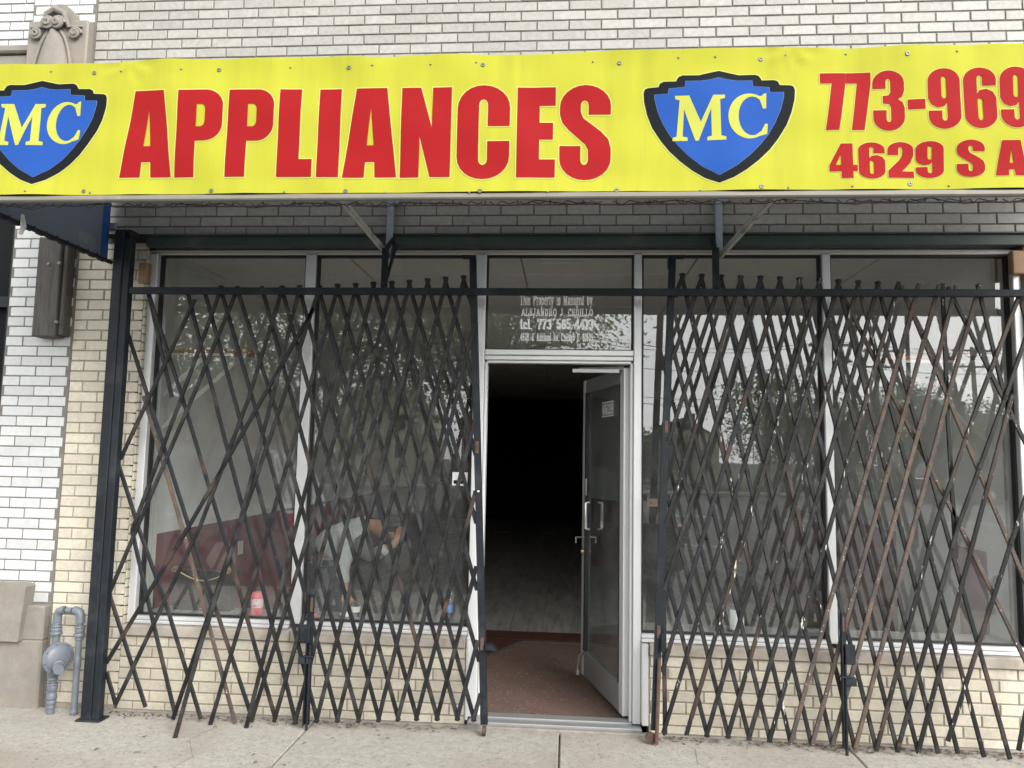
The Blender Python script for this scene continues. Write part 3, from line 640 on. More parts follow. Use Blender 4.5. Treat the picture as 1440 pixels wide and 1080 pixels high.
for i, (x, y) in zip(range(4,10), [(674,930),(671,830),(670,736),(669,640),(668,545),(667,440)]): bk.append(([(top[i],ty[i]),(x,y)], p_ if i in (6,7) else k_))
make_gate(gl, fw, bk)
def stile(parent, x0, y0, x1, y1, w, Yp, depth, mat='black_paint'):
    a = at(x0, y0, Y=Yp); b = at(x1, y1, Y=Yp)
    mb = MB().beam(a, b, w, depth, up=(0,1,0)); mb.build('stile', mat, parent); return a, b
a, b = stile(gl, 665, 364, 681, 1018, .040, -.145, .03)
def on(a, b, t): return a+(b-a)*t
for t in (.42, .835): c_ = on(a, b, t); MB().cbox(c_.x-.010,c_.x+.010,c_.y-.019,c_.y-.0155,c_.z-.035,c_.z+.035,.001).build('lock_slot', 'rust', gl)
c_ = on(a,b,.515); MB().lathe([(.007,0),(.007,-.003),(.003,-.005)], (c_.x, c_.y-.016, c_.z), 'y', 8).build('bolt', 'steel', gl)
c_ = on(a,b,.833); p0 = at(690,911,Y=-.16)
MB().prism([[(p0.x-.03,p0.z+.018),(p0.x+.012,p0.z+.018),(p0.x+.035,p0.z-.008),(p0.x-.03,p0.z-.008)]], lambda x,z,t: (x,-.185+t,z), .05).build('lock_tongue', 'black_paint', gl)
MB().lathe([(.012,-.012),(.027,-.010),(.027,.010),(.012,.012)], (b.x+.0, -.15, .03), 'x', 14).build('caster_wheel', 'rust', gl, smooth=True)
p1 = at(666,362,Y=-.145); MB().cbox(p1.x-.07,p1.x+.0,-.16,-.10,p1.z,p1.z+.012,.002).cbox(p1.x-.002,p1.x+.012,-.16,-.10,p1.z-.09,p1.z+.012,.002).build('top_bracket', 'black_paint', gl)
def drop_bolt(parent, x, y0, y1, sg):
    a = at(x, y0, Y=-.175); b = at(x-1.5, y1, Y=-.175)
    MB().box(b.x-.016, b.x-.011, -.20, -.168, b.z+.01, a.z).box(b.x-.011, b.x+.016, -.171, -.166, b.z+.01, a.z).build('bolt_channel', 'black_paint', parent)
    MB().tube([(b.x+.004,-.18,b.z-.03 if b.z > .03 else -.0),(b.x+.004,-.18,b.z+.62*(a.z-b.z))], .0085, 8).build('drop_rod', 'black_paint', parent, smooth=True)
    z = b.z+.70*(a.z-b.z)
    MB().cbox(b.x+.0+sg*.03-.028,b.x+sg*.03+.028,-.19,-.172,z-.055,z+.05,.008).build('lock_box', 'black_paint', parent)
    z = b.z+.50*(a.z-b.z)
    MB().cbox(b.x+sg*.028-.03,b.x+sg*.028+.03,-.20,-.17,z-.02,z+.02,.003).cbox(b.x-.03,b.x+.03,-.205,-.168,z+.02,z+.027,.002).build('rod_guide', 'black_paint', parent)
    z = b.z+.93*(a.z-b.z); MB().cbox(b.x-.008,b.x+.008,-.1745,-.1715,z-.05,z+.03,.001).build('lock_slot', 'rust', parent)
drop_bolt(gl, 432, 835, 1022, -1)

gr = thing('scissor_gate', (at(1180,1050,Y=GP).x, GP, 0), 'rust-streaked folding scissor gate in front of the right windows', 'gate', 'folding security gates')
T = [959.5,986.7,1014.1,1041.5,1069.1,1096.9,1124.2,1151.8,1178.8,1206.7,1234.3]; TY = [384.6,385.5,386.5,387.5,388,389,390.5,392,393,394.5,396]
Bf = [933.3,966,994,1023.7,1053.3,1082.5,1112.2,1142.7,1171,1203.2,1233,1262.5,1291.6]; BY = [1033,1034,1036,1038,1041,1043.5,1046,1048,1050,1053,1055.5,1057,1058.5]
fw = []
for i in range(5): fw.append(([(T[6+i],TY[6+i]),(Bf[i],BY[i])], [c_h,c_h,k_,c_h,k_][i]))
fw += [([(1262,397),(1218,560),(Bf[5],BY[5])],c_h), ([(1290.7,399),(1247.5,560),(Bf[6],BY[6])],r_c), ([(1318.5,401),(1276.7,560),(Bf[7],BY[7])],r_c), ([(1342.4,402),(1303.9,560),(Bf[8],BY[8])],r_c),
       ([(1376,399),(1332,560),(Bf[9],BY[9])],r_c), ([(1436,408),(1377.8,560),(1314.6,740),(Bf[10],BY[10])],c_h), ([(1461,420),(1412.8,560),(1347,740),(Bf[11],BY[11])],k_), ([(1423,555),(1373.9,740),(Bf[12],BY[12])],c_h),
       ([(1462,640),(1440,705),(1333.6,1042)],c_h), ([(1475,830),(1433,1055)],k_), ([(1500,420),(1455,640)],k_)]
for i, (x, y) in zip(range(6), [(949,418),(945,506),(940,620),(937,735),(934,830),(931,945)]): fw.append(([(T[i],TY[i]),(x,y)], [p_,k_,c_h,c_h,k_,p_][i]))
Bb = [994,1023.7,1053,1082,1111,1140,1169.7,1201,1231.4,1261,1290,1317.9,1345.7,1382.2,1418.6]
BbY = [1036,1038,1041,1043,1046,1048,1050,1053,1055,1057,1058.5,1059,1059,1064,1067]
bk = []
for i in range(11): bk.append(([(T[i],TY[i]),(Bb[4+i],BbY[4+i])], [c_h,k_,k_,c_h,k_,k_,k_,k_,c_h,c_h,p_][i]))
for i, (x, y) in zip(range(4), [(934,796),(938,695),(941,593),(944,480)]): bk.append(([(x,y),(Bb[i],BbY[i])], p_ if i == 0 else k_))
bk += [([(943,430),(932,700),(934,1032)],p_), ([(1268,401),(1440,815),(1470,890)],r_c), ([(1334,403),(1440,620),(1480,702)],c_h), ([(1376,400),(1420,590)],c_h), ([(1434,420),(1475,560)],k_)]
make_gate(gr, fw, bk, [([(1183,412),(1257,560),(1350,740),(1455,957)],r_c,GP+.026), ([(1325,399),(1332,580),(1344,786)],c_h,GP+.026)])
a, b = stile(gr, 945.5, 364, 920.5, 1026, .040, -.145, .03)
for t in (.37, .80): c_ = on(a, b, t); MB().cbox(c_.x-.010,c_.x+.010,c_.y-.019,c_.y-.0155,c_.z-.035,c_.z+.035,.001).build('lock_slot', 'rust', gr)
p0 = at(917,707,Y=-.165); MB().cbox(p0.x-.03,p0.x+.03,-.168,-.162,p0.z-.022,p0.z+.022,.003).build('lock_plate', 'rust', gr)
MB().lathe([(.008,0),(.008,-.002)], (p0.x-.005,-.168,p0.z), 'y', 10).build('keyhole', 'gasket', gr)
p0 = at(927,925,Y=-.16); p1 = at(923,1046,Y=-.17)
MB().tube([(p0.x,-.175,p0.z),(p1.x,-.175,max(p1.z,0.002))], .011, 8).build('drop_rod', 'rust', gr, smooth=True)
p0 = at(932,903,Y=-.17); MB().cbox(p0.x-.012,p0.x+.016,-.185,-.165,p0.z-.05,p0.z+.05,.008).build('lock_box', 'black_paint', gr)
p0 = at(915,1040,Y=-.15); MB().lathe([(.012,-.012),(.03,-.010),(.03,.010),(.012,.012)], (p0.x,-.15,.032), 'y', 14).build('caster_wheel', 'rust', gr, smooth=True)
p1 = at(945,362,Y=-.145); MB().cbox(p1.x-.01,p1.x+.075,-.16,-.10,p1.z,p1.z+.012,.002).cbox(p1.x-.022,p1.x-.006,-.16,-.10,p1.z-.06,p1.z+.012,.002).build('top_bracket', 'black_paint', gr)
drop_bolt(gr, 1191, 862, 1054, 1)

# ================================================================== AWNING AND BANNER
AY, AX0, AX1, AZ0, AZ1, AWZ = -1.25, -2.95, 3.28, 2.755, 3.395, 3.70
aw = thing('awning', (0, -.6, 2.75), 'blue vinyl shop awning on a steel frame behind the yellow banner', 'awning')
MB().box(AX0, AX1, AY+.026, AY+.032, AZ0-.002, AZ1-.004).build('front_panel', 'awning_cream', aw)
MB().poly([(AX0,AY+.02,AZ1),(AX1,AY+.02,AZ1),(AX1,-.01,AWZ),(AX0,-.01,AWZ),(AX0,AY+.02,AZ1-.006),(AX1,AY+.02,AZ1-.006),(AX1,-.01,AWZ-.006),(AX0,-.01,AWZ-.006)],[(0,1,2,3),(4,7,6,5),(0,4,5,1),(1,5,6,2),(2,6,7,3),(3,7,4,0)]).build('roof_panel', 'awning_blue', aw)
MB().prism([[(AY+.02,AZ0),(-.03,AZ0),(-.03,AWZ-.01),(AY+.02,AZ1-.008)]], lambda y, z, t: (AX0+t, y, z), .006).build('end_panel', 'awning_end', aw)
MB().box(AX0+.007, AX0+.010, -.10, -.03, AZ0+.02, AWZ-.05).build('end_hem', 'awning_blue_edge', aw)
MB().cbox(AX0-.01,AX1+.01,AY-.004,AY+.03,AZ0-.030,AZ0-.003,.006).build('front_rim', 'awning_cream', aw)
MB().tube([(AX0+.03,-.02,AZ0+.0),(AX0+.03,AY+.06,AZ0+.0)], .014, 8).build('frame_tube', 'black_paint', aw, smooth=True)
MB().tube([(AX0+.03,AY+.055,AZ0),(AX1,AY+.055,AZ0)], .014, 8).build('frame_tube', 'galvanised', aw, smooth=True)
for side_, n in ((0, 12), (1, 44)):
    mb = MB()
    for i in range(n):
        if side_ == 0: y = -.06+(AY+.15)*i/n; mb.tube([(AX0+.012,y,AZ0+.016),(AX0+.034,y-.012,AZ0+.018),(AX0+.046,y-.03,AZ0-.002),(AX0+.034,y-.05,AZ0-.018),(AX0+.01,y-.07,AZ0-.008)], .0035, 5)
        else: x = AX0+.08+(AX1-AX0-.1)*i/n; s = random.uniform(.6,1.3); mb.tube([(x,AY+.03,AZ0-.035),(x+.03*s,AY+.045,AZ0-.048),(x+.06*s,AY+.065,AZ0-.020),(x+.10*s,AY+.05,AZ0-.038),(x+.13*s,AY+.032,AZ0-.036)], .0022, 5)
    tag(mb.build('lacing_loops', 'lacing', aw), kind='stuff')
pts = [(AX0+(AX1-AX0)*i/80, AY+.045+.012*math.sin(i*1.7), AZ0-.040+.008*math.sin(i*.9)+.006*math.sin(i*2.3)) for i in range(81)]
MB().tube(pts, .0026, 5).build('lacing_cord', 'lacing', aw)
tg = at(126,337,X=AX0+.008); MB().box(AX0+.0065, AX0+.0078, tg.y-.11, tg.y+.06, tg.z-.03, tg.z+.03).build('maker_tag', 'galvanised', aw)
c_ = at(156,318,Y=-.02); MB().cbox(c_.x-.05,c_.x+.035,-.03,-.006,c_.z-.02,c_.z+.02,.003).cbox(c_.x-.052,c_.x-.03,-.09,-.006,c_.z-.018,c_.z+.018,.003).build('wall_clip', 'galvanised', aw)
pw = at(32,297,Y=-.95); MB().tube([(pw.x,pw.y,2.76),(pw.x+.012,pw.y,2.70),(pw.x+.006,pw.y-.01,2.655)], [.008,.014,.010], 7).build('tied_rag', 'paper', aw)
for sg, xb, yb_, xt, yt_ in ((-1,548,361,487,288), (1,1012,360,1083,281)):
    a = at(xb, yb_, Y=-.05); b = at(xt, yt_, Y=-.42); b = a+(b-a)*1.25
    MB().beam(a, b, .038, .012, up=(0,-1,.5)).beam(a+Vector((0,.012,-.012)), b+Vector((0,.012,-.012)), .008, .03, up=(0,-1,.5)).build('brace', 'brace_paint', aw)
    vb = at(549 if sg < 0 else 1010, 320, Y=-.03)
    MB().cbox(vb.x-.020,vb.x+.020,-.055,-.015,2.79,3.62,.003).build('wall_strut', 'galvanised', aw)
    MB().tube([(vb.x,-.05,3.25),(vb.x,AY+.06,AZ1-.05)], .016, 8).build('frame_tube', 'galvanised', aw, smooth=True)
    MB().cbox(vb.x+.02,vb.x+.055,-.05,-.012,3.12,3.18,.003).build('strut_clip', 'galvanised', aw)

bn = thing('banner', (0, AY, 2.76), 'yellow vinyl banner with red lettering and blue shields above the shop', 'banner')
BX0, BX1, BZ0, BZ1 = -2.98, 3.30, AZ0-.0, AZ1+.012
def ripple(x, z):
    v = (z-BZ0)/(BZ1-BZ0)
    s = .007*math.sin(x*2.1+1)*math.sin(v*3.1) + .005*math.sin(x*5.3+v*2.0) + .0024*math.sin(x*13+v*5)+.0018*math.sin(v*14+x*3)+.0010*math.sin(x*31+v*3+2*math.sin(x*4))
    e = max(0, 1-(1-v)*9); e2 = max(0, 1-v*9)
    s += -.006*e*math.sin(x*math.pi/.42)**2 - .006*e2*math.sin(x*math.pi/.55+.4)**2
    for px_, pz_, rr_ in ((-2.10,BZ1,.16),(.97,BZ1,.15)):
        d = math.hypot(x-px_, (z-pz_)*1.3)
        if d < rr_: s += -.006*math.sin(math.atan2(z-pz_, x-px_)*7)*(1-d/rr_)*(d/rr_)*3
    return s
def edge_top(x): return BZ1+.004*math.sin(x*3.0)+.003*math.sin(x*9)
NX, NZ = 320, 34; mb = MB()
for j in range(NZ+1):
    for i in range(NX+1):
        x = BX0+(BX1-BX0)*i/NX; z = BZ0+(BZ1-BZ0)*j/NZ; mb.v.append((x, AY+ripple(x, z), z+(edge_top(x)-BZ1)*(j/NZ)**3))
mb.f = [(j*(NX+1)+i, j*(NX+1)+i+1, (j+1)*(NX+1)+i+1, (j+1)*(NX+1)+i) for j in range(NZ) for i in range(NX)]; mb.m = [0]*len(mb.f)
mb.build('sheet', 'vinyl_yellow', bn, smooth=True, recalc=False)
def printed(name, loops, mat, off, parent=bn):
    """flat print on the banner: polygons cut finely so that they follow the cloth"""
    tri = tessellate_polygon([[Vector((p[0], p[1], 0)) for p in l] for l in loops]); flat = [p for l in loops for p in l]
    bm = bmesh.new(); vs_ = [bm.verts.new((p[0], 0, p[1])) for p in flat]
    for t in tri:
        try: bm.faces.new([vs_[i] for i in t])
        except ValueError: pass
    xs = [p[0] for p in flat]; zs = [p[1] for p in flat]
    for ax, lo, hi in ((0, min(xs), max(xs)), (2, min(zs), max(zs))):
        v = math.floor(lo/.04)*.04
        while v < hi:
            if v > lo:
                co = [0,0,0]; co[ax] = v; no = [0,0,0]; no[ax] = 1
                bmesh.ops.bisect_plane(bm, geom=bm.verts[:]+bm.edges[:]+bm.faces[:], plane_co=co, plane_no=no)
            v += .04
    bmesh.ops.remove_doubles(bm, verts=bm.verts[:], dist=1e-5); bmesh.ops.dissolve_degenerate(bm, edges=bm.edges[:], dist=1e-5); bmesh.ops.triangulate(bm, faces=bm.faces[:])
    for v in bm.verts: v.co.y = AY+ripple(v.co.x, v.co.z)-off
    for f in bm.faces:
        f.normal_update()
        if f.normal.y > 0: f.normal_flip()
    o_ = wloc(parent)
    for v in bm.verts: v.co -= o_
    me = bpy.data.meshes.new(name); bm.to_mesh(me); bm.free(); me.materials.append(M[mat]); me.shade_smooth()
    o = bpy.data.objects.new(name, me); col.objects.link(o); o.parent = parent; return o
def C_(cx, cy, rx, ry, a0, a1, n=8): return arcp(cx, cy, rx, ry, a0, a1, n)
LG = {
 'A': [[(0,0),(.215,1),(.785,1),(1,0),(.60,0),(.585,.175),(.415,.175),(.40,0)], [(.435,.36),(.5,.78),(.565,.36)]],
 'P': [[(0,0),(.43,0),(.43,.41)]+C_(.62,.60,.38,.19,-90,0)+C_(.62,.81,.38,.19,0,90)+[(0,1)], [(.43,.575)]+C_(.53,.64,.09,.065,-90,0,4)+C_(.53,.77,.09,.065,0,90,4)+[(.43,.835)]],
 'L': [[(0,0),(1,0),(1,.2),(.62,.2),(.62,1),(0,1)]], 'I': [[(0,0),(1,0),(1,1),(0,1)]],
 'N': [[(0,0),(0,1),(.38,1),(.62,.55),(.62,1),(1,1),(1,0),(.60,0),(.38,.45),(.38,0)]],
 'C': [[(.58,.56),(1,.56)]+C_(.5,.76,.5,.24,0,180,12)+C_(.5,.24,.5,.24,180,360,12)+[(1,.40),(.58,.40)]+C_(.495,.21,.085,.06,0,-180,6)+C_(.495,.79,.085,.06,180,0,6)],
 'E': [[(0,0),(1,0),(1,.2),(.585,.2),(.585,.42),(.94,.42),(.94,.61),(.585,.61),(.585,.8),(1,.8),(1,1),(0,1)]],
 'S': [[(.565,.69),(1,.69)]+C_(.5,.78,.5,.22,0,180,12)+[(0,.70),(.05,.61),(.18,.53),(.50,.375),(.555,.32)]+C_(.485,.21,.075,.05,0,-180,6)+[(.41,.36),(0,.36)]+C_(.5,.22,.5,.22,180,360,12)+[(1,.33),(.95,.43),(.80,.515),(.46,.655),(.41,.72)]+C_(.4875,.79,.0775,.05,180,0,6)],
 '7': [[(0,1),(1,1),(1,.80),(.70,0),(.18,0),(.46,.82),(0,.82)]],
 '3': [[(0,.70)]+C_(.5,.79,.5,.21,180,0,12)+[(1,.66),(.93,.56),(.80,.52),(.94,.47),(1,.38)]+C_(.5,.21,.5,.21,0,-180,12)+[(0,.34),(.42,.34)]+C_(.495,.19,.075,.05,180,360,6)+[(.57,.38),(.52,.44),(.32,.45),(.32,.58),(.50,.59),(.57,.64)]+C_(.495,.81,.075,.05,0,180,6)+[(.42,.70)]],
 '9': [C_(.5,.79,.5,.21,180,0,12)+C_(.5,.21,.5,.21,0,-180,12)+[(0,.30),(.42,.30)]+C_(.5,.18,.08,.05,180,360,6)+[(.58,.43),(.50,.37),(.30,.35),(.10,.40),(0,.50)], C_(.5,.82,.08,.05,0,180,6)+C_(.5,.55,.08,.05,180,360,6)],
 '4': [[(0,.20),(0,.38),(.42,1),(.84,1),(.84,.38),(1,.38),(1,.20),(.84,.20),(.84,0),(.42,0),(.42,.20)], [(.22,.38),(.42,.38),(.42,.70)]],
 '2': [[(0,0),(1,0),(1,.18),(.55,.18),(.88,.42),(1,.62)]+C_(.5,.79,.5,.21,0,180,12)+[(0,.64),(.42,.64)]+C_(.5,.80,.08,.055,180,0,6)+[(.57,.64),(.45,.50),(0,.20)]],
 '-': [[(0,0),(1,0),(1,1),(0,1)]],
 'H': [[(0,0),(.4,0),(.4,.4),(.6,.4),(.6,0),(1,0),(1,1),(.6,1),(.6,.6),(.4,.6),(.4,1),(0,1)]], 'D': [[(0,0)]+C_(.5,.3,.5,.3,-90,0,8)+C_(.5,.7,.5,.3,0,90,8)+[(0,1)], [(.4,.18)]+C_(.48,.28,.1,.1,-90,0,4)+C_(.48,.72,.1,.1,0,90,4)+[(.4,.82)]],
 'M': [[(0,0),(0,.075),(.075,.10),(.13,.90),(.05,.925),(.04,1),(.31,1),(.53,.42),(.76,1),(.98,1),(.98,.925),(.89,.90),(.91,.10),(1,.075),(1,0),(.65,0),(.65,.075),(.735,.10),(.72,.70),(.49,.0),(.43,0),(.215,.70),(.19,.10),(.28,.075),(.28,0)]],
 'c': [[(.97,1),(.90,.99),(.86,.945)]+C_(.54,.5,.54,.5,62,298,26)+[(.98,.10),(1,.32),(.93,.325)]+C_(.60,.5,.36,.43,312,52,22)[0:0]+[(.84,.17),(.70,.085)]+[(x, y) for x, y in C_(.61,.5,.35,.43,-70,-288,22)]+[(.80,.86),(.88,.66),(.96,.66)]],
}
LG['6'] = [[(1-x, 1-y) for x, y in l] for l in LG['9']]
def letter(ch, xl, xr, yb, yt, mat='vinyl_red', halo=.006, over=0):
    a = at(*xl, Y=AY); b = at(*xr, Y=AY); zb = at((xl[0]+xr[0])/2, yb, Y=AY).z; zt = at((xl[0]+xr[0])/2, yt, Y=AY).z
    W, H = b.x-a.x, zt-zb
    loops = [[(a.x+p[0]*W, zb+p[1]*H) for p in l] for l in LG[ch]]
    o = printed('letter', loops, mat, .0028)
    if halo:     # pale outline printed round each letter
        hl = []
        for li, l in enumerate(loops[:1]):
            ar = sum(l[i][0]*l[(i+1) % len(l)][1]-l[(i+1) % len(l)][0]*l[i][1] for i in range(len(l))); sg = 1 if ar > 0 else -1; q = []
            for i in range(len(l)):
                p0, p1, p2 = Vector(l[i-1]), Vector(l[i]), Vector(l[(i+1) % len(l)])
                d1, d2 = (p1-p0), (p2-p1)
                if d1.length < 1e-6 or d2.length < 1e-6: continue
                n1 = Vector((d1.y,-d1.x)).normalized()*sg; n2 = Vector((d2.y,-d2.x)).normalized()*sg; n_ = n1+n2
                if n_.length < .3: q.append(tuple(p1+n1*halo)); continue
                n_.normalize(); q.append(tuple(p1+n_*min(halo/max(.35, n_.dot(n1)), halo*2.2)))
            hl.append(q)
        printed('letter_outline', hl+loops[1:], 'vinyl_pale', .0014)
    return o
for ch, xl, xr in [('A',(167,249),(240,249)),('P',(245,249),(314,165)),('P',(317,249),(386,165)),('L',(389,249.5),(438,249.5)),('I',(445,249.8),(475.5,249.8)),('A',(481,250),(557,250)),('N',(562,250),(632.5,250)),('C',(643,190),(716.7,190)),('E',(725.7,250),(780,250)),('S',(787,190),(859,190))]:
    mid = (xl[0]+xr[0])/2; yb = 249+mid/700; yt = 130.5-mid*.0107
    if ch in 'CS': yt -= 2.5; yb += 2.5
    letter(ch, xl, xr, yb, yt)
for ch, x0, x1, yb, yt in [('7',1154,1190,183,102.5),('7',1190.5,1225.5,183,102),('3',1227.7,1271.6,184,99.5),('-',1276,1300,154.5,140.5),('9',1304,1349,182.5,97.5),('6',1354,1399.7,182,96.5),('9',1405,1450,181,95.5)]:
    letter(ch, (x0,150), (x1,150), yb, yt, halo=.004)
for ch, x0, x1, yb, yt in [('4',1166,1205.5,251,202),('6',1207,1244.6,251.5,200),('2',1248.6,1285,250,199.5),('9',1288,1327,250,199),('S',1344.5,1383.6,249.5,198),('A',1398,1444,247.5,198.5),('S',1449,1490,247,197),('H',1496,1537,246.5,196.5),('L',1543,1574,246,196),('A',1578,1624,245.5,195.5),('N',1629,1672,245,195),('D',1678,1720,244.5,194.5)]:
    letter(ch, (x0,225), (x1,225), yb, yt, halo=.003)
def shield(cx, ytop):
    S = .5*(at(1116.5,140,Y=AY).x-at(904.5,140,Y=AY).x)/265.0; o = at(cx, ytop, Y=AY)   # crop units: half width 265, height 414
    outer = [(0,0),(35,-8),(70,-16),(128,-15),(141,-20),(147,-28),(151,-37),(195,-37),(208,-43),(213,-56),(252,-58),(262,-63),(266,-76),(264,-110),(252,-160),(235,-205),(205,-255),(175,-295),(135,-335),(95,-367),(50,-395),(0,-414)]
    inner = [(0,-26),(30,-34),(60,-38),(118,-38),(120,-60),(176,-64),(178,-83),(226,-84),(226,-100),(214,-150),(195,-195),(170,-240),(140,-278),(105,-315),(60,-352),(0,-385)]
    def full(h): return [(o.x+x*S, o.z+y*S) for x, y in h]+[(o.x-x*S, o.z+y*S) for x, y in reversed(h[1:-1])]
    def grow(l, k): c0 = (o.x, o.z-190*S); return [(c0[0]+(x-c0[0])*k, c0[1]+(z-c0[1])*k) for x, z in l]
    printed('shield_outline', [grow(full(outer), 1.022)], 'vinyl_pale', .0012)
    sh = printed('shield', [full(outer)], 'vinyl_dark', .0022)
    printed('shield_rim', [grow(full(inner), 1.006)], 'vinyl_rim', .0030); printed('shield_field', [full(inner)], 'vinyl_blue', .0037)
    for ch, x0, x1, y0, y1 in (('M',-163,24,-258,-92),('c',32,170,-254,-87)):
        hx = lambda p: (o.x+(x0+p[0]*(x1-x0))*S, o.z+(y0+p[1]*(y1-y0))*S)
        printed('letter', [[hx(p) for p in l] for l in LG[ch]], 'vinyl_letter_yellow', .0046)
shield(1010.5, 100); shield(58.5, 113)
gro = MB()
GT = [(132,102),(308,98.5),(491,95.5),(679,92),(871,88),(1070,83),(1275,77)]; GB = [(117,268.5),(298,268.5),(486,269),(675,269.5),(867,267.5),(1070,263.5),(1280,258.5)]
for x, y in GT+GB:
    p = at(x, y, Y=AY); d = AY+ripple(p.x, p.z)
    MB().lathe([(.0040,-.001),(.005,-.004),(.008,-.004),(.0105,-.001),(.0105,.0)], (p.x, d, p.z), 'y', 14, caps=False).lathe([(.0042,-.0002),(.0001,-.0002)], (p.x, d, p.z), 'y', 10, caps=False).build('grommet', 'steel_dull', bn, smooth=True)
for x, y in [(71,100),(170,99.5),(256,98),(408,94.5),(524,92.5),(606,91.5),(670,88.5),(834,86),(954,81.5),(1006,80.5),(1105,77.5),(1190,75.5),(1345,73),(38,270),(126,270.5),(400,270),(541,271),(660,271.5),(770,270.5),(985,267.5),(1108,264.5),(1198,262.5),(1335,261)]:
    p = at(x, y, Y=AY); d = AY+ripple(p.x, p.z)
    MB().lathe([(.0048,0),(.0046,-.003),(.0025,-.0045),(.0005,-.005)], (p.x, d, p.z), 'y', 8).build('screw', 'steel_dull', bn, smooth=True)

# ================================================================== SMALL THINGS ON THE FRONT
tb = thing('timber_block', (-3.265, -.05, 2.26), 'weathered grey timber bolted upright to the white glazed bricks', 'timber')
MB().cbox(-3.362,-3.205,-.095,-.002,2.262,2.90,.006).build('board', 'wood_old', tb); MB().cbox(-3.203,-3.172,-.075,-.002,2.275,2.90,.006).build('batten', 'wood_old', tb)
for x, y in ((69,371.5),(84,370.5),(79.5,453)):
    p = at(x, y, Y=-.095); MB().lathe([(.013,0),(.012,-.005),(.007,-.010),(.001,-.011)], (p.x,-.095,p.z), 'y', 10).build('bolt', 'steel_dull', tb, smooth=True)
for x0, x1, y0, y1, lb in ((193,208,369,398,'small brown wood block beside the top of the left window frame'), (1425,1441,352,385,'small brown wood block beside the top of the right window frame')):
    a = at(x0, y1, Y=-.02); b = at(x1, y0, Y=-.02)
    mb = MB().cbox(a.x, b.x, -.02, .03, a.z, b.z, .006); mb.lathe([(.004,0),(.004,-.001)], (b.x-.02,-.0205,(a.z+b.z)/2), 'y', 8)
    tag(mb.build('wood_block', 'wood_block'), lb, 'wood block')
gp = thing('gas_regulator', (-2.95, -.12, 0), 'grey painted gas pipe loop with round regulator beside the gate post', 'gas pipe')
xa, xb = -3.03, -2.885; ZT = .60
def fit(parts, name='pipe_fitting'):
    for r0, r1, z0, z1, x in parts: MB().lathe([(r0*.93,z0),(r0,z0+.004),(r1,z1-.004),(r1*.93,z1)], (x,-.12,0), 'z', 14).build(name, 'pipe_paint', gp, smooth=True)
MB().tube([(xa,-.12,-.02),(xa,-.12,ZT-.07)], .0215, 14).build('riser_pipe', 'pipe_paint', gp, smooth=True)
MB().tube([(xb,-.12,-.02),(xb,-.12,ZT-.07)], .0175, 14).build('service_pipe', 'pipe_paint', gp, smooth=True)
MB().tube([(xa,-.12,ZT-.07),(xa,-.12,ZT-.03),(xa+.009,-.12,ZT-.009),(xa+.03,-.12,ZT),(xa+.042,-.12,ZT)], .025, 14).build('elbow', 'pipe_paint', gp, smooth=True)
MB().tube([(xb,-.12,ZT-.07),(xb,-.12,ZT-.03),(xb-.009,-.12,ZT-.009),(xb-.03,-.12,ZT),(xb-.042,-.12,ZT)], .025, 14).build('elbow', 'pipe_paint', gp, smooth=True)
MB().tube([(xa+.055,-.12,ZT),(xb-.055,-.12,ZT)], .018, 14).build('cross_pipe', 'pipe_paint', gp, smooth=True)
fit([(.030,.030,ZT-.100,ZT-.085,xa),(.027,.027,ZT-.083,ZT-.075,xa),(.033,.033,ZT-.145,ZT-.125,xa),(.029,.031,ZT-.125,ZT-.102,xa),(.030,.030,ZT-.098,ZT-.088,xb),(.031,.031,ZT-.150,ZT-.130,xb),(.024,.028,ZT-.130,ZT-.1,xb),(.024,.024,ZT-.168,ZT-.152,xb)])
fit([(.032,.032,.215,.245,xa),(.028,.024,.195,.214,xa),(.030,.030,.135,.165,xa),(.033,.033,.166,.176,xa),(.031,.027,.085,.12,xa),(.027,.027,.055,.08,xa),(.024,.024,.03,.05,xa),(.030,.026,.36,.40,xa),(.0205,.0205,.27,.335,xb),(.022,.022,.005,.03,xb)])
rg = MB(); ctr = Vector((xa+.055,-.165,.335)); ax = Vector((.88,-.47,.04)).normalized()
def along(prof, c0, axv, n=18):
    q = axv.to_track_quat('Z','Y'); mb = MB().lathe(prof, (0,0,0), 'z', n); mb.v = [tuple(c0+q @ Vector(p)) for p in mb.v]; return mb
mb = along([(.01,-.030),(.05,-.024),(.074,-.010),(.090,-.006),(.090,.004),(.076,.006),(.070,.014),(.052,.022),(.03,.026),(.01,.027)], ctr, ax); mb.build('diaphragm_case', 'pipe_paint', gp, smooth=True)
q_ = ax.to_track_quat('Z','Y')
for k in range(8):
    p = ctr+q_ @ Vector((.083*math.cos(k*.785+.2), .083*math.sin(k*.785+.2), 0)); along([(.0065,-.012),(.0065,.010),(.003,.013)], p, ax, 6).build('rim_bolt', 'pipe_paint', gp)
along([(.034,.03),(.034,.055),(.030,.057),(.029,.105),(.027,.11),(.001,.11)], ctr-Vector((0,0,.03)), Vector((.6,-.78,-.12)).normalized(), 12).build('spring_cap', 'pipe_paint', gp, smooth=True)
MB().tube([(xa,-.12,.33),(xa+.07,-.15,.335)], .026, 12).tube([(xa-.02,-.165,.32),(xa+.05,-.20,.335)], [.012,.016], 10).tube([(xa-.01,-.15,.375),(xa+.03,-.16,.41)], [.014,.010], 8).build('valve_body', 'pipe_paint', gp, smooth=True)

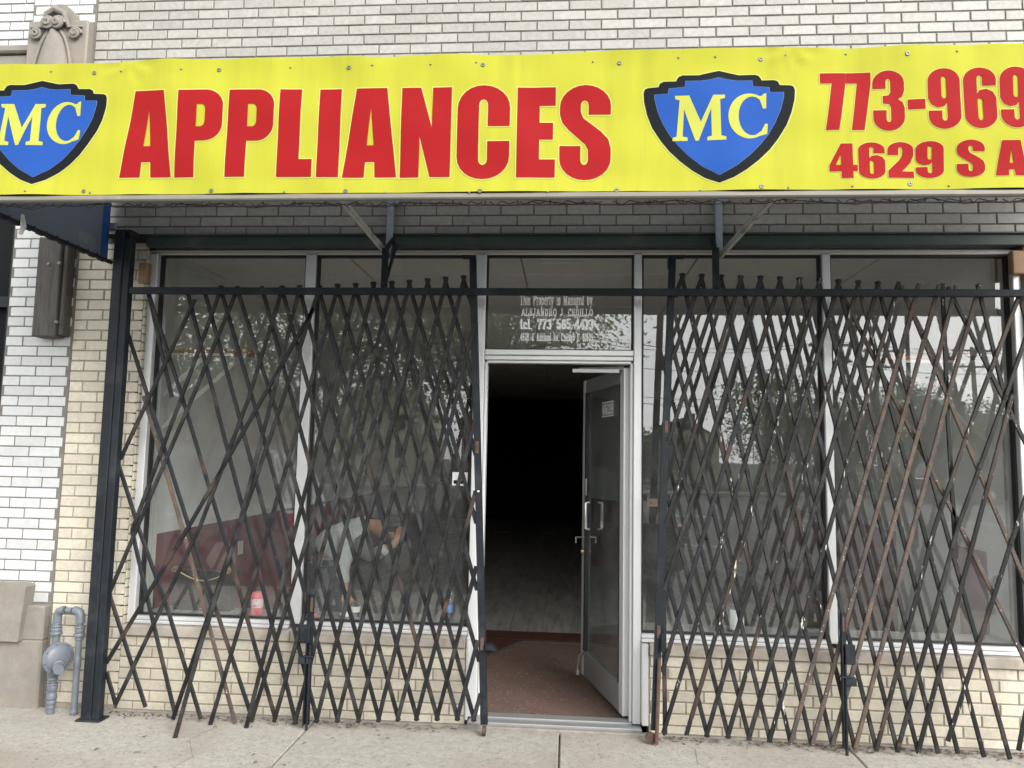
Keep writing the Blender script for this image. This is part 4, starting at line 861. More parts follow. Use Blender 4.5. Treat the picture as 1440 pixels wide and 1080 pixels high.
# ================================================================== SHOP INTERIOR
IX0, IX1, IY1, CZ = -2.9, 2.78, 14.0, 2.95
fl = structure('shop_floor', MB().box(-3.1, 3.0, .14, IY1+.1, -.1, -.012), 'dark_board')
n = 0
for i in range(19):
    x0 = IX0+i*.30
    for j in range(5):
        y0 = 2.39+j*1.9-(i % 3)*.55
        a, b = max(2.39, y0), min(y0+1.9, 11)
        if b-a > .1: MB().cbox(x0+.0012, x0+.2988, a+.0012, b-.0012, -.012, .0, .0015).build('floor_plank', 'plank', fl)
MB().box(IX0, -1.25, .14, 2.385, -.012, -.001).box(1.25, IX1, .14, 2.385, -.012, -.001).box(IX0, IX1, 11.0, IY1, -.012, -.001).build('floor_plank_field', 'plank', fl)
for i in range(8): MB().cbox(-1.24+i*.31+.001, -1.24+(i+1)*.31-.001, 2.08, 2.384, -.012, .004, .002).build('floor_tile', 'red_tile', fl)
MB().box(-1.24, 1.24, .142, 2.078, -.012, .003).build('entry_floor', 'red_tile', fl)
MB().prism([[(-.80,.143),(.80,.143),(.80,1.40),(.38,2.02),(-.36,2.02),(-.80,1.10)]], lambda x, y, t: (x, y, .006-t), .004).build('entry_terrazzo', 'terrazzo', fl)
mb = MB(); bp = [(-.80,.143),(-.80,1.10),(-.36,2.02),(.38,2.02),(.80,1.40),(.80,.143)]
for a, b in zip(bp, bp[1:]): mb.beam((a[0],a[1],.008), (b[0],b[1],.008), .035, .006)
mb.build('entry_border', 'mat_border', fl)
wl_ = structure('shop_wall_left', MB().box(IX0-.15, IX0, .14, IY1, -.1, CZ+.2), 'wall_white')
MB().box(IX0+.001, IX0+.006, .69, IY1, .0, .972).build('wainscot', 'wall_maroon', wl_)
MB().cbox(IX0+.001, IX0+.022, .12, .66, .0, CZ, .004).build('wall_return', 'wall_white', wl_)
o_ = at(337,770,X=IX0); MB().cbox(IX0+.006,IX0+.012,o_.y-.05,o_.y+.05,o_.z-.06,o_.z+.06,.002).build('outlet_plate', 'light_tube', wl_)
wr_ = structure('shop_wall_right', MB().box(IX1, IX1+.15, .14, IY1, -.1, CZ+.2), 'wall_white')
MB().box(IX1-.006, IX1-.001, .72, 1.1, .0, 1.0).box(IX1-.006, IX1-.001, 2.03, IY1, .0, 1.0).build('wainscot', 'wall_maroon', wr_)
MB().cbox(IX1-.045, IX1-.001, 1.12, 2.01, .0, 2.2, .006).build('door_panel', 'wall_white', wr_)
MB().cbox(IX1-.022, IX1-.001, .12, .70, .0, CZ, .004).build('wall_return', 'wall_white', wr_)
structure('shop_wall_back', MB().box(IX0-.15, IX1+.15, IY1, IY1+.15, -.1, CZ+.2), 'dark_board')  # near-black colour stands in for the darkness at the back of the shop
structure('leak_stop_bulkhead', MB().box(IX0-.15, IX1+.15, .14, .24, 2.858, CZ+.2), 'wall_white')  # unseen box, added to stop light leaking between lintel and ceiling
structure('building_core', MB().box(-3.15, -3.06, .31, IY1, -.1, 5.2).box(2.95, 3.8, .31, IY1, -.1, 5.2).box(-3.06, 2.95, .31, IY1, CZ+.25, 5.2), 'wall_white')
cl = structure('shop_ceiling', MB().box(IX0, IX1, .24, IY1, CZ+.02, CZ+.2), 'ceiling_grid')
for i in range(-3, 3):
    for j in range(11):
        x0, y0 = -.335+i*1.22, 1.08-1.22+j*1.22
        a, b, c_, d = max(x0+.006, IX0), min(x0+1.214, IX1), max(y0+.006, .245), min(y0+1.214, IY1)
        if b-a > .05: MB().cbox(a, b, c_, d, CZ, CZ+.018, .004).build('ceiling_tile', 'ceiling_tile', cl)
a = at(758,369,Z=2.9); b = at(822,368,Z=2.9)
cf = thing('ceiling_light', (-.04, a.y, 2.9), 'small unlit strip light on the ceiling seen above the door lettering', 'ceiling light')
MB().cbox(a.x, b.x, a.y-.04, a.y+.04, 2.912, CZ-.001, .005).build('housing', 'light_tube', cf); MB().tube([(a.x+.01,a.y,2.903),(b.x-.01,a.y,2.903)], .012, 8).build('tube', 'light_tube', cf, smooth=True)
a = at(806,511,Z=2.92); cf2 = thing('ceiling_light', (a.x+.25, a.y, 2.92), 'unlit strip light deep inside the doorway above the open door', 'ceiling light')
MB().cbox(a.x, a.x+.62, a.y-.06, a.y+.06, 2.92, CZ-.001, .005).build('housing', 'light_tube', cf2); MB().tube([(a.x+.02,a.y,2.908),(a.x+.6,a.y,2.908)], .013, 8).build('tube', 'light_tube', cf2, smooth=True)
def shelf(sg, xw, label):
    s = thing('wall_shelf', (xw, .6, 2.2), label, 'shelf')
    X = lambda d: xw+sg*d
    MB().cbox(min(X(.02),X(.70)), max(X(.02),X(.70)), .42, .62, 2.235, 2.262, .004).build('board', 'wood_orange', s)
    MB().cbox(min(X(.02),X(.60)), max(X(.02),X(.60)), .415, .425, 2.215, 2.2345, .002).build('edge_strip', 'light_tube', s)
    for y in (.44, .60): MB().beam((X(.40 if y < .5 else .56),y,2.225), (X(.02),y,1.86 if y < .5 else 1.72), .03, .006, up=(0,1,0)).build('bracket', 'light_tube', s)
shelf(1, IX0+.02, 'orange wooden shelf on white brackets inside the left window'); shelf(-1, IX1-.02, 'wooden shelf on white brackets inside the right window')
lg = []
for x0, x1, lb in ((-2.64,-.60,'left'), (.47,2.61,'right')):
    MB().cbox(x0, x1, .136, .36, .50, .5475, .004).build('window_ledge', 'plank', sf)
LZ = .548
# ------------------------------------------------ things on the ledges
def on_ledge(px, y): p = at(px, 860, Y=y); return p.x
x = on_ledge(361, .19); cup = thing('travel_cup', (x,.19,LZ), 'pink flowered travel cup on the ledge inside the left window', 'cup')
MB().lathe([(.033,0),(.036,.004),(.037,.045)], (x,.19,LZ), 'z', 18).build('cup_base', 'pink', cup, smooth=True); MB().lathe([(.0372,.0455),(.039,.10)], (x,.19,LZ), 'z', 18).build('sleeve', 'pink_light', cup, smooth=True)
MB().lathe([(.0392,.1005),(.040,.118),(.036,.120),(.034,.135),(.030,.138),(.001,.138)], (x,.19,LZ), 'z', 18).build('lid', 'pink', cup, smooth=True)
x = on_ledge(632, .2); bo = thing('water_bottle', (x,.2,LZ), 'clear plastic water bottle with blue label inside the window by the door', 'bottle')
MB().lathe([(.028,0),(.031,.006),(.030,.05),(.031,.055)], (x,.2,LZ), 'z', 16).lathe([(.031,.105),(.030,.115),(.022,.142),(.012,.158),(.012,.168)], (x,.2,LZ), 'z', 16).build('bottle_body', 'clear_plastic', bo, smooth=True)
MB().lathe([(.0315,.056),(.0315,.104)], (x,.2,LZ), 'z', 16).build('label_band', 'label_blue', bo, smooth=True); MB().lathe([(.014,.162),(.014,.178),(.001,.179)], (x,.2,LZ), 'z', 12).build('cap', 'light_tube', bo, smooth=True)
x = on_ledge(1035, .19); jr = thing('glass_jar', (x,.19,LZ), 'glass jar with a white paper label inside the right window', 'jar')
MB().lathe([(.043,0),(.047,.008),(.047,.11),(.044,.13),(.040,.14)], (x,.19,LZ), 'z', 20).build('jar_body', 'clear_plastic', jr, smooth=True)
mb = MB()
for i in range(15):
    t0, t1 = -2.65+i*.14, -2.65+(i+1)*.14
    mb.face([(x+.0476*math.cos(t0),.19+.0476*math.sin(t0),LZ+.022),(x+.0476*math.cos(t1),.19+.0476*math.sin(t1),LZ+.022),(x+.0476*math.cos(t1),.19+.0476*math.sin(t1),LZ+.135),(x+.0476*math.cos(t0),.19+.0476*math.sin(t0),LZ+.135)])
mb.build('paper_label', 'paper', jr)
def crumple(name, c0, r, mat, label, cat, sq=.6, seed=1):
    rnd = random.Random(seed); bm = bmesh.new(); bmesh.ops.create_icosphere(bm, subdivisions=2, radius=1)
    for v in bm.verts: k = rnd.uniform(.6, 1.15); v.co = Vector((v.co.x*r*k, v.co.y*r*.7*k, max(-.9, v.co.z)*r*sq*k))
    lo = min(v.co.z for v in bm.verts)
    for v in bm.verts: v.co.z -= lo
    me = bpy.data.meshes.new(name); bm.to_mesh(me); bm.free(); me.materials.append(M[mat]); o = bpy.data.objects.new(name, me); col.objects.link(o); o.location = c0
    return tag(o, label, cat)
crumple('crumpled_paper', (on_ledge(486,.19),.19,LZ), .035, 'paper', 'small crumpled white paper on the ledge below the bending person', 'paper', seed=3)
crumple('plastic_bag', (on_ledge(452,.22),.22,LZ), .055, 'clear_plastic', 'clear crumpled plastic bag on the ledge beside the red lid', 'plastic bag', .5, 5)
crumple('crumpled_wrapper', (on_ledge(303,.24),.24,LZ), .06, 'clear_plastic', 'crumpled plastic wrapper on the ledge left of the pink cup', 'wrapper', .8, 8)
x = on_ledge(440,.2); rl = MB().lathe([(.03,0),(.032,.012),(.028,.018),(.001,.018)], (x,.2,LZ), 'z', 16).build('red_lid', 'red_plastic'); tag(rl, 'flat red plastic lid on the ledge beside the middle mullion', 'lid')
x = on_ledge(500,.23); pc = thing('paper_cup', (x,.23,LZ), 'grey paper cup on the ledge right of the crumpled paper', 'cup')
MB().lathe([(.024,0),(.031,.085),(.033,.088),(.029,.086),(.023,.004)], (x,.23,LZ), 'z', 16, caps=False).lathe([(.0235,.003),(.001,.003)], (x,.23,LZ), 'z', 16, caps=False).build('cup_wall', 'jacket', pc, smooth=True); MB().lathe([(.0275,.03),(.0302,.065)], (x,.23,LZ), 'z', 16, caps=False).build('print_band', 'paper', pc, smooth=True)
a = at(247,864,Y=.27); b = at(325,864,Y=.27)
hb = thing('handbag', ((a.x+b.x)/2,.27,LZ), 'black handbag with gold chain and clasps on the ledge inside the left window', 'handbag')
MB().prism([[(a.x,LZ),(b.x,LZ),(b.x+.02,LZ+.25),(a.x-.02,LZ+.25)]], lambda x, z, t: (x, .24+t*(1-.0*z), z), .08).build('bag_body', 'black_leather', hb)
MB().tube([(a.x+.02+(b.x-a.x-.04)*i/12, .233, LZ+.245-.055*math.sin(math.pi*i/12)) for i in range(13)], .004, 6).build('chain', 'brass', hb, smooth=True)
for xx in (a.x, b.x-.02):
    MB().tube([(xx+.03*math.cos(t)*(1-t/14), .234, LZ+.255+.022*math.sin(t)*(1-t/14)) for t in [i*.7 for i in range(18)]], .004, 5).build('gold_clasp', 'brass', hb, smooth=True)
MB().tube([((a.x+b.x)/2+.018*math.cos(t), .234, LZ+.03+.018*math.sin(t)) for t in [i*.6 for i in range(12)]], .005, 5).build('gold_clasp', 'brass', hb, smooth=True)

# ------------------------------------------------ person bending behind the second window
def skin_mesh(name, nodes, edges, mat, parent, sub=2, root=0):
    me = bpy.data.meshes.new(name+'_tmp'); me.from_pydata([n_[0] for n_ in nodes], edges, []); o = bpy.data.objects.new(name+'_tmp', me); col.objects.link(o)
    md = o.modifiers.new('s', 'SKIN'); sv = me.skin_vertices[0].data
    for i, n_ in enumerate(nodes):
        r_ = n_[1]; sv[i].radius = r_ if isinstance(r_, tuple) else (r_, r_); sv[i].use_root = (i == root)
    md.use_smooth_shade = True; s2 = o.modifiers.new('d', 'SUBSURF'); s2.levels = sub; s2.render_levels = sub
    dg = bpy.context.evaluated_depsgraph_get(); m2 = bpy.data.meshes.new_from_object(o.evaluated_get(dg)); m2.name = name
    bpy.data.objects.remove(o); m2.materials.clear(); m2.materials.append(M[mat]); m2.shade_smooth()
    r2 = bpy.data.objects.new(name, m2); col.objects.link(r2)
    if parent:
        off = wloc(parent)
        for v in m2.vertices: v.co -= off
        r2.parent = parent
    return r2
PY = .70
def pp(x, y, Y=PY): p = at(x, y, Y=Y); return (p.x, Y, p.z)
hip = Vector(pp(458,792,.76)); person = thing('person', (hip.x, .76, 0), 'person in grey top and jeans bending over behind the second window', 'person')
chest = Vector(pp(488,742,.72)); nk = Vector(pp(520,738,.68)); hd = Vector(pp(551,748,.64))
spine = hip.lerp(chest, .5)+Vector((-.005,0,.035))
shF = Vector(pp(505,752,.56)); elF = Vector(pp(520,785,.50)); haF = Vector(pp(556,764,.50))       # arm raised to the face
shB = Vector(pp(494,760,.60)); elB = Vector(pp(480,800,.46)); wrB = Vector(pp(487,828,.40)); 
kneeL = Vector((hip.x+.10,.66,.42)); kneeR = Vector((hip.x+.02,.90,.42)); anL = Vector((hip.x-.02,.68,.07)); anR = Vector((hip.x-.10,.92,.07))
fin = []
nodes = [(hip,.07), (spine,.065), (chest,.075), (nk,.045), (hd,(.075,.085)), (hd+Vector((.055,-.01,-.055)),(.058,.062)),
         (shF,.042), (elF,.034), (haF,.026), (shB,.042), (elB,.034), (wrB,.024), (hip+Vector((.02,-.08,-.05)),.065), (kneeL,.05), (anL,.042), (hip+Vector((0,.09,-.05)),.065), (kneeR,.05), (anR,.042), (anL+Vector((.17,-.03,-.035)),.03), (anR+Vector((.17,-.03,-.035)),.03)]
edges = [(0,1),(1,2),(2,3),(3,4),(4,5),(2,6),(6,7),(7,8),(2,9),(9,10),(10,11),(0,12),(12,13),(13,14),(0,15),(15,16),(16,17),(14,18),(17,19)]
def add_hand(wi, base_, dirv, side_v, curl, L=.085):
    """palm with four fingers and a thumb, rooted on node wi"""
    dirv = dirv.normalized(); side_v = (side_v-dirv*side_v.dot(dirv)).normalized(); nrm = dirv.cross(side_v)
    pc_ = base_+dirv*.045; nodes.append((pc_, (.026,.016))); pi_ = len(nodes)-1; edges.append((wi, pi_))
    for k, (o_, ln) in enumerate(((-.024,.9),(-.008,1.0),(.008,.95),(.024,.75))):
        a = pc_+dirv*.04+side_v*o_; b = a+dirv*.035*ln+nrm*curl*.015; c2 = b+dirv*.028*ln+nrm*curl*.03
        i0 = len(nodes); nodes.extend([(a,.0095),(b,.0085),(c2,.007)]); edges.extend([(pi_,i0),(i0,i0+1),(i0+1,i0+2)])
    a = pc_-dirv*.01-side_v*.034; b = a+dirv*.035-side_v*.014+nrm*curl*.012; i0 = len(nodes); nodes.extend([(a,.011),(b,.009)]); edges.extend([(pi_,i0),(i0,i0+1)])
add_hand(11, wrB, Vector((.04,.0,-.12)), Vector((1,.2,0)), 1.0)
add_hand(8, haF, Vector((.02,.03,.06)), Vector((.7,0,-.4)), 1.5)
body = skin_mesh('body', nodes, edges, 'skin', person)
# face: nose, ear, brow joined to the body mesh keeps it one surface visually; hair is its own part
fx = hd+Vector((.06,-.02,-.05))
skin_mesh('shirt', [(hip+Vector((0,0,.04)),(.125,.155)),(spine,(.13,.15)),(chest,(.14,.155)),(nk-Vector((.03,0,0)),.07),(shF,.072),(elF,.054),(haF.lerp(elF,.25),.040),(shB,.070),(elB,.052),(wrB.lerp(elB,.15),.036)],
          [(0,1),(1,2),(2,3),(2,4),(4,5),(5,6),(2,7),(7,8),(8,9)], 'shirt', person)
skin_mesh('jacket_sleeve', [(shF+Vector((.0,-.005,.0)),.078),(shF.lerp(elF,.5),.070),(elF,.060),(elF.lerp(haF,.6),.05)], [(0,1),(1,2),(2,3)], 'jacket', person)
skin_mesh('jeans', [(hip,(.125,.155)),(hip+Vector((.02,-.08,-.06)),.105),(kneeL,.078),(anL+Vector((0,0,.03)),.062),(hip+Vector((0,.09,-.06)),.105),(kneeR,.078),(anR+Vector((0,0,.03)),.062)], [(0,1),(1,2),(2,3),(0,4),(4,5),(5,6)], 'jeans', person)
skin_mesh('hair', [(hd+Vector((-.05,.0,.01)),.06),(hd+Vector((-.0,.005,.045)),(.085,.09)),(hd+Vector((.055,.0,.035)),(.07,.075)),(hd+Vector((.085,.01,-.005)),.045)], [(0,1),(1,2),(2,3)], 'hair', person)
mb = MB(); 
mb.lathe([(.006,-.012),(.02,-.006),(.022,.006),(.008,.014)], hd+Vector((-.02,-.082,-.025)), 'y', 10); mb.build('ear', 'skin', person, smooth=True)
MB().cbox(fx.x+.0,fx.x+.035,fx.y-.05,fx.y-.03,fx.z-.0,fx.z+.02,.004).build('glasses', 'black_leather', person)

# ================================================================== THE STREET BEHIND THE CAMERA (seen mirrored in the glass)
def car(cx, cy, head, L, W, H, mat, label, suv=False):
    c0 = thing('parked_car', (cx, cy, -.13), label, 'car', 'parked cars'); g0 = -.13
    X = lambda u: cx+head*(u-.5)*L
    waist = .62*H if not suv else .56*H
    low = [(0,.30),(.005,.62*waist+.12),(.02,waist-.03),(.10,waist),(.86,waist-.02) if suv else (.72,waist-.01),(.97,waist-.16),(1,waist-.32),(1,.30),(.97,.20),(.03,.20)]
    gh = [(.02 if suv else .12,waist),(.07 if suv else .26,H-.05),(.12 if suv else .34,H),(.50,H),(.58 if suv else .56,H-.04),(.74 if suv else .72,waist-.01)]
    st_ = [(-.5,.05),(-.47,0),(.47,0),(.5,.05)]
    mb = MB(); n = len(low)
    for yy, ins in st_: mb.v += [(X(.5+(u-.5)*(1-ins*.2)), cy+yy*W, g0+z-ins*(.6 if z > .5 else -.6)) for u, z in low]
    for s in range(3):
        for k in range(n): a, b = s*n+k, s*n+(k+1) % n; mb.f.append((a,b,b+n,a+n)); mb.m.append(0)
    mb.f += [tuple(range(n)), tuple(3*n+k for k in range(n))]; mb.m += [0,0]
    mb.build('car_body', mat, c0, smooth=True, autosmooth=50)
    mb = MB(); n = len(gh)
    for yy in (-1, 1): mb.v += [(X(u), cy+yy*W*(.47-.09*(z-waist)/(H-waist)), g0+z) for u, z in gh]
    for k in range(n): a, b = k, (k+1) % n; mb.f.append((a,b,b+n,a+n)); mb.m.append(0)
    mb.f += [tuple(range(n)), tuple(n+k for k in range(n))]; mb.m += [0,0]
    mb.build('cabin', mat, c0)
    def gp_(u, v, yy): z = waist+(H-waist)*v; return (X(u), cy+yy*W*(.474-.09*v), g0+z)
    u0, u1 = (.06,.70) if suv else (.20,.66)
    for yy in (-1, 1):
        for a, b in ((u0, (u0+u1)/2-.02), ((u0+u1)/2+.0, u1)):
            sh0 = (.03 if suv else .09) if a == u0 else 0; sh1 = -.10 if b == u1 else 0
            MB().face([gp_(a,.08,yy), gp_(b,.08,yy), gp_(b+sh1,.85,yy), gp_(a+sh0,.85,yy)]).build('side_window', 'car_glass', c0)
    f0, f1 = gh[-1], gh[-2]; r0, r1 = gh[0], gh[1]
    for (p, q), nm in (((f0,f1),'windscreen'), ((r0,r1),'rear_window')):
        s_ = 1 if nm == 'windscreen' else -1
        A_ = lambda t, yy: (X(p[0]+(q[0]-p[0])*t)+head*s_*.012, cy+yy*W*(.43-.08*t), g0+p[1]+(q[1]-p[1])*t+.01)
        MB().face([A_(.08,-1),A_(.08,1),A_(.92,1),A_(.92,-1)]).build(nm, 'car_glass', c0)
    for u in (.18, .81):
        for yy in (-1, 1):
            w = MB().lathe([(.20,-.11),(.32,-.10),(.335,-.05),(.335,.05),(.32,.10),(.20,.11)], (X(u), cy+yy*(W/2-.10), g0+.335), 'y', 20).build('wheel', 'tyre', c0, smooth=True)
            MB().lathe([(.02,-.005),(.19,0),(.20,.008)], (X(u), cy+yy*(W/2+.005), g0+.335), 'y', 16).build('rim', 'steel', w)
    for yy in (-1, 1):
        MB().cbox(min(X(-.004),X(.03)), max(X(-.004),X(.03)), cy+yy*W*.40-.13, cy+yy*W*.40+.13, g0+waist-.24, g0+waist-.06, .02).build('tail_light', 'lamp_red', c0)
        MB().cbox(min(X(.96),X(.999)), max(X(.96),X(.999)), cy+yy*W*.37-.16, cy+yy*W*.37+.16, g0+waist-.34, g0+waist-.20, .02).build('headlight', 'lamp_clear', c0)
        MB().cbox(X(.64)-.08, X(.64)+.08, cy+yy*(W/2+.08)-.07, cy+yy*(W/2+.08)+.07, g0+waist+.02, g0+waist+.14, .03).build('wing_mirror', mat, c0)
        for u in (.34, .52): MB().cbox(X(u)-.09, X(u)+.09, cy+yy*(W/2+.008)-.01, cy+yy*(W/2+.008)+.01, g0+waist-.12, g0+waist-.09, .006).build('door_handle', 'steel', c0)
    return c0
car(-5.9, -5.7, -1, 4.7, 1.85, 1.72, 'car_silver', 'silver car parked at the near kerb, mirrored in the leftmost window', True)
car(-.75, -6.15, -1, 4.6, 1.82, 1.42, 'car_black', 'black car parked behind the viewer, mirrored in the window by the door')
car(17.0, -30.7, -1, 5.0, 1.95, 1.85, 'car_dark', 'dark car at the far kerb, mirrored in the rightmost window', True)
car(-16.0, -30.8, 1, 4.6, 1.85, 1.5, 'car_silver', 'light car across the street, mirrored in the left window under the trees')
LEAF = {}
def tree(base, H, trunk_r, crown, nclump, nleaf, size, mat, label, seed, group='street trees'):
    rnd = random.Random(seed); b0 = Vector(base); t0 = thing('tree', b0, label, 'tree', group)
    cc, cr = Vector(crown[0])+b0, Vector(crown[1]); cl_ = []
    while len(cl_) < nclump:
        p = Vector((rnd.uniform(-1,1), rnd.uniform(-1,1), rnd.uniform(-1,1)))
        if .25 < p.length < 1: cl_.append(cc+Vector((p.x*cr.x, p.y*cr.y, p.z*cr.z)))
    th = cc.z-b0.z-cr.z*.5
    mb = MB().tube([b0+Vector((0,0,-.1)), b0+Vector((.05,.02,th*.5)), b0+Vector((.0,.1,th)), b0+Vector((.2,0,th+cr.z*.6))], [trunk_r*1.3,trunk_r,trunk_r*.8,trunk_r*.3], 9)
    for p in cl_[::max(1, nclump//16)]:
        s = b0+Vector((0,.1,th*rnd.uniform(.8,1.05))); m_ = s.lerp(p,.5)+Vector((0,0,.08*cr.z)); mb.tube([s,m_,p], [trunk_r*.4,trunk_r*.2,trunk_r*.05], 5, cap=False)
    mb.build('trunk', 'bark', t0, smooth=True)
    vs_, fs = [], []; off = wloc(t0); sg_ = min(cr.x, cr.z)*.20
    for p in cl_:
        ck = rnd.uniform(.55, 1.5)
        for _ in range(int(nleaf*ck)):
            c1 = p+Vector((rnd.gauss(0,sg_*1.3*ck), rnd.gauss(0,sg_*1.3*ck), rnd.gauss(0,sg_*.7*ck)))-off
            n_ = Vector((rnd.gauss(0,1), rnd.gauss(0,1), rnd.gauss(.4,1))).normalized(); u = n_.orthogonal().normalized(); v = n_.cross(u); s = size*rnd.uniform(.6,1.3)
            a = rnd.uniform(0,6.28); u2 = u*math.cos(a)+v*math.sin(a); v2 = n_.cross(u2)
            k = len(vs_); vs_ += [c1-u2*s, c1-v2*s*.45, c1+u2*s, c1+v2*s*.45]; fs.append((k,k+1,k+2,k+3))
    me = bpy.data.meshes.new('crown'); me.from_pydata([tuple(v) for v in vs_], [], fs); me.materials.append(M[mat]); o = bpy.data.objects.new('crown', me); col.objects.link(o); o.parent = t0
    return t0
tree((-12.5,-33.6,0), 15, .32, ((0,0,9.0),(9.5,6,6.0)), 170, 190, .135, 'leaf', 'broad leafy street tree across the road, mirrored in the left windows', 1)
tree((-3.2,-33.8,0), 12, .24, ((-.4,0,9.4),(5.6,5,5.0)), 150, 190, .115, 'leaf', 'leafy street tree across the road, mirrored in the transom pane', 2)
tree((-24,-34,0), 14, .3, ((0,0,8.2),(8,6,6.0)), 80, 160, .2, 'leaf_dark', 'dark street tree across the road, mirrored at the left window edge', 3)
for i, (x, y, h, r_) in enumerate([(6.0,-47,3.4,2.4),(12.2,-42,6.9,2.8),(17.2,-44,5.4,2.6),(20.8,-42,6.5,2.5),(25.4,-43,5.8,2.9),(30.0,-44,6.6,3.2),(2.6,-47,3.8,2.8)]):
    tree((x,y,0), h, .15, ((0,0,h*.56),(r_,r_,h*.42)), 56, 150, .12, 'leaf_dark' if i % 2 else 'leaf', ['round','tall','bushy','tallest','spreading','outer','low'][i]+' tree beyond the far fence, mirrored in the right windows' if i < 6 else 'low tree beyond the far fence, mirrored beside the door', 10+i, 'trees beyond the fence')
def pole(x, y, h, label):
    p = thing('utility_pole', (x, y, 0), label, 'utility pole', 'utility poles')
    MB().tube([(x,y,-.1),(x,y,h)], [.17,.11], 10).build('shaft', 'pole_wood', p, smooth=True)
    for z in (h-.25, h-1.35):
        MB().cbox(x-1.25,x+1.25,y-.06,y+.06,z-.06,z+.06,.01).build('crossarm', 'pole_wood', p)
        for k in (-1.1,-.6,.6,1.1): MB().lathe([(.05,0),(.06,.06),(.03,.14)], (x+k,y,z+.06), 'z', 8).build('insulator', 'steel', p)
        for sg in (-1,1): MB().beam((x+sg*.7,y-.07,z-.03),(x,y-.07,z-.6),.04,.03).build('arm_brace', 'steel', p)
    return p
PL = [(15.4,-40,8.7,'nearest utility pole with two crossarms, mirrored beside the right mullion'), (19.6,-44,8.9,'middle utility pole, mirrored inside the rightmost window'), (25.5,-44,9.0,'outer utility pole, mirrored at the right end of the rightmost window')]
for a in PL: pole(*a)
for i, (y, z, sag) in enumerate([(-39.4,8.6,.5),(-40.6,8.55,.5),(-40,7.4,.7),(-40.3,5.6,.6),(-40.1,5.2,.6)]):
    pts = []
    for s in range(-4, 5):
        for k in range(8): t = k/8; pts.append((s*14+14*t+1.4, y, z-sag*4*t*(1-t)))
    o = MB().tube(pts, .018, 4).build('overhead_cable', 'wire'); tag(o, ['highest','second highest','middle','second lowest','lowest'][i]+' overhead cable strung between the utility poles across the street', 'cable', 'overhead cables')
def house(x, y, w, d, eave, ridge, mat, label):
    h = thing('house', (x, y, 0), label, 'house', 'houses across the street')
    MB().box(x-w/2,x+w/2,y-d,y,0,eave).prism([[(x-w/2,eave),(x+w/2,eave),(x,ridge)]], lambda a, z, t: (a, y-t, z), d).build('wall', mat, h)
    mb = MB()
    for sg in (-1,1): mb.poly([(x+sg*(w/2+.35),y+.3,eave-.3),(x,y+.3,ridge+.12),(x,y-d-.3,ridge+.12),(x+sg*(w/2+.35),y-d-.3,eave-.3),(x+sg*(w/2+.35),y+.3,eave-.42),(x,y+.3,ridge),(x,y-d-.3,ridge),(x+sg*(w/2+.35),y-d-.3,eave-.42)],[(0,1,2,3),(4,7,6,5),(0,4,5,1),(1,5,6,2),(2,6,7,3),(3,7,4,0)])
    rf = mb.build('roof', 'roof_shingle', h); MB().box(x+w*.2,x+w*.2+.6,y-d*.6,y-d*.6+.6,eave,ridge+.8).build('chimney', 'house_brick', rf)
    for wx, wz in ((-.25,1.1),(.25,1.1),(-.25,3.6),(.25,3.6),(0,eave+.5)):
        if wz > 3 and eave < 4.5 and wx: continue
        f = MB().cbox(x+wx*w-.55,x+wx*w+.55,y+.0,y+.06,wz,wz+1.5 if wx else wz+1.0,.02).build('window', 'light_tube', h)
        MB().box(x+wx*w-.45,x+wx*w+.45,y+.061,y+.066,wz+.1,wz+1.4 if wx else wz+.9).build('pane', 'car_glass', f)
    MB().cbox(x-.5,x+.5,y,y+.05,0.3,2.5,.02).build('door', 'house_brick', h)
house(13.0,-78,7.0,10,4.0,6.0,'house_siding','cream gabled house far across the street, mirrored right of the door'); house(-17,-62,8,12,5.6,8.6,'house_siding','pale two storey house behind the trees, mirrored in the left window')
house(-6,-62,7,11,5.0,7.6,'house_brick','brick house behind the trees, mirrored in the window by the door'); house(46,-80,9,12,4.6,7.0,'house_siding','pale house at the end of the street, mirrored at the far right'); house(-31,-60,9,12,5.8,9,'house_brick','dark brick house at the left, mirrored behind the trees')
fn = thing('chain_link_fence', (10, -36.5, 0), 'chain link fence with steel posts along the far sidewalk', 'fence')
for k in range(14): MB().tube([(-8+k*3,-36.5,-.05),(-8+k*3,-36.5,2.2)], .03, 6).build('fence_post', 'galvanised', fn)
for z in (2.15, 1.1, .12): MB().tube([(-8,-36.5,z),(31,-36.5,z)], .02, 5).build('fence_rail', 'galvanised', fn)
mb = MB()
for k in range(-12, 260):
    for sg in (1,-1):
        x0 = -8+k*.15; x1 = x0+sg*2.0
        if -8 <= x0 <= 31 and -8 <= x1 <= 31: mb.beam((x0,-36.5,.12),(x1,-36.5,2.12),.006,.006)
tag(mb.build('wire_mesh', 'galvanised', fn), kind='stuff')
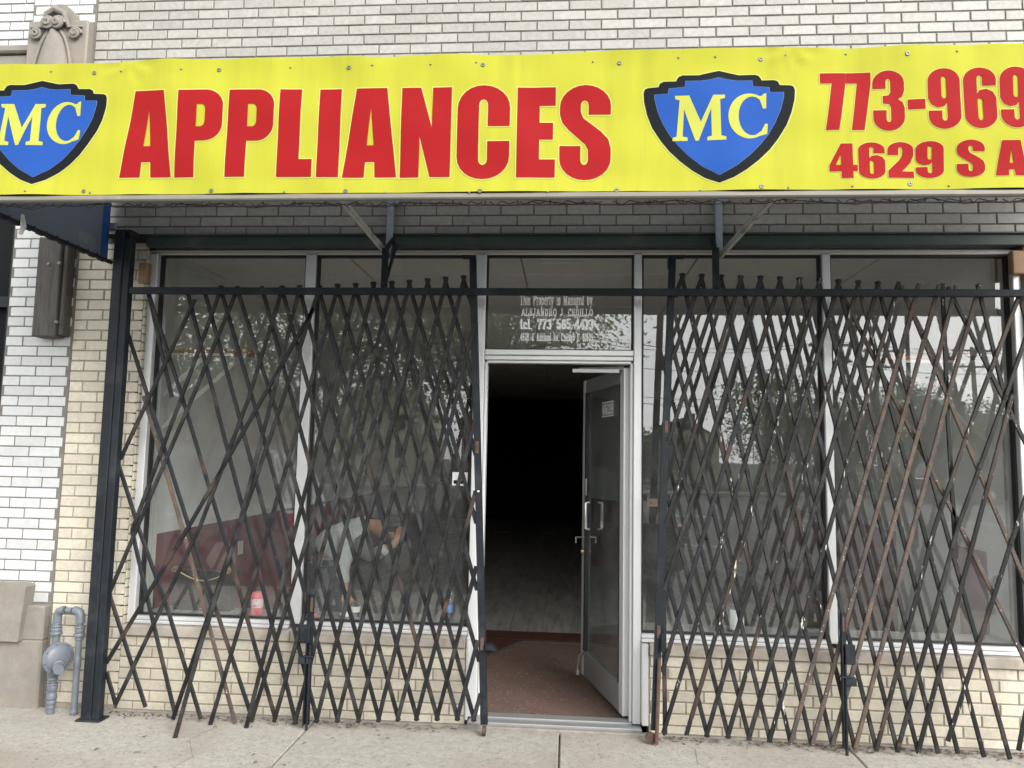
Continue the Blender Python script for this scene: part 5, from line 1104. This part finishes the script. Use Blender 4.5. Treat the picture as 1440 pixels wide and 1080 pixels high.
# ------------------------------------------------ litter along the wall foot
rnd = random.Random(5)
def leaf_litter(n):
    mb = MB()
    for _ in range(n):
        x = rnd.choice([rnd.uniform(-2.75,-.6), rnd.uniform(.5,2.7), rnd.uniform(1.2,2.6)]); y = -.035-abs(rnd.gauss(0,.05)); s = rnd.uniform(.004,.014); a = rnd.uniform(0,6.3); z = .001+rnd.uniform(0,.004)
        c, d = math.cos(a)*s, math.sin(a)*s; mb.face([(x-c,y-d,z),(x+d*.5,y-c*.5,z+.002),(x+c,y+d,z+.004),(x-d*.5,y+c*.5,z+.002)])
    return mb
tag(leaf_litter(900).build('wall_foot_litter', 'soil'), 'fine dark litter swept against the foot of the brick walls', 'litter', kind='stuff')
tag(leaf_litter(130).build('wall_foot_chips', 'awning_cream'), 'pale paint chips scattered along the foot of the walls', 'litter', kind='stuff')
for i, (x, y) in enumerate([(136,1053),(203,1036),(357,1061),(359,1072),(428,1045),(400,1076),(218,1079),(468,1038),(545,1038),(533,1034)]):
    p = at(x, y, Z=.003); a = rnd.uniform(0,6.3); s = rnd.uniform(.010,.020) if i else .022; c, d = math.cos(a)*s, math.sin(a)*s
    o = MB().face([(p.x-c,p.y-d,.003),(p.x+d*.35,p.y-c*.35,.007),(p.x+c,p.y+d,.004),(p.x-d*.35,p.y+c*.35,.006)]).build('dead_leaf', 'soil')
    tag(o, ['largest dark dead leaf, on the sidewalk in front of the gate post','small dead leaf on the sidewalk just right of the kicked-out gate bar','upper dead leaf of the close pair on the sidewalk by the slab joint','lower dead leaf of the close pair at the bottom of the picture','dead leaf on the right slab close beside the slanting joint','dead leaf at the bottom edge just right of the slanting joint','dead leaf at the bottom edge in front of the gas pipe','small dead leaf beside the foot of the left drop bolt','right dead leaf of the two below the middle of the left gate','left dead leaf of the two below the middle of the left gate'][i], 'leaf', 'dead leaves on the sidewalk')

for i in range(26):       # old gum spots trodden into the slabs
    x, y = rnd.uniform(-2.9, 2.8), rnd.uniform(-1.1, -.22); r_ = rnd.uniform(.008, .02); k = [rnd.uniform(.75, 1.2) for _ in range(9)]
    MB().face([(x+r_*k[j]*math.cos(j*.698), y+r_*k[j]*.8*math.sin(j*.698), .0022) for j in range(9)]).build('gum_spot', 'concrete_edge', side)
for pts in ([(-2.05,-.06),(-1.98,-.22),(-2.03,-.40),(-1.9,-.62),(-1.95,-.9)], [(.62,-.05),(.72,-.20),(.70,-.38),(.84,-.55)], [(2.2,-.06),(2.12,-.2),(2.22,-.42)], [(-2.7,-.24),(-2.55,-.30),(-2.42,-.28)]):
    mb = MB()
    for (ax_, ay_), (bx_, by_) in zip(pts, pts[1:]):
        w = .0012; mb.face([(ax_-w,ay_,.0018),(ax_+w,ay_,.0018),(bx_+w*.7,by_,.0018),(bx_-w*.7,by_,.0018)])
    mb.build('crack', 'soil', side)
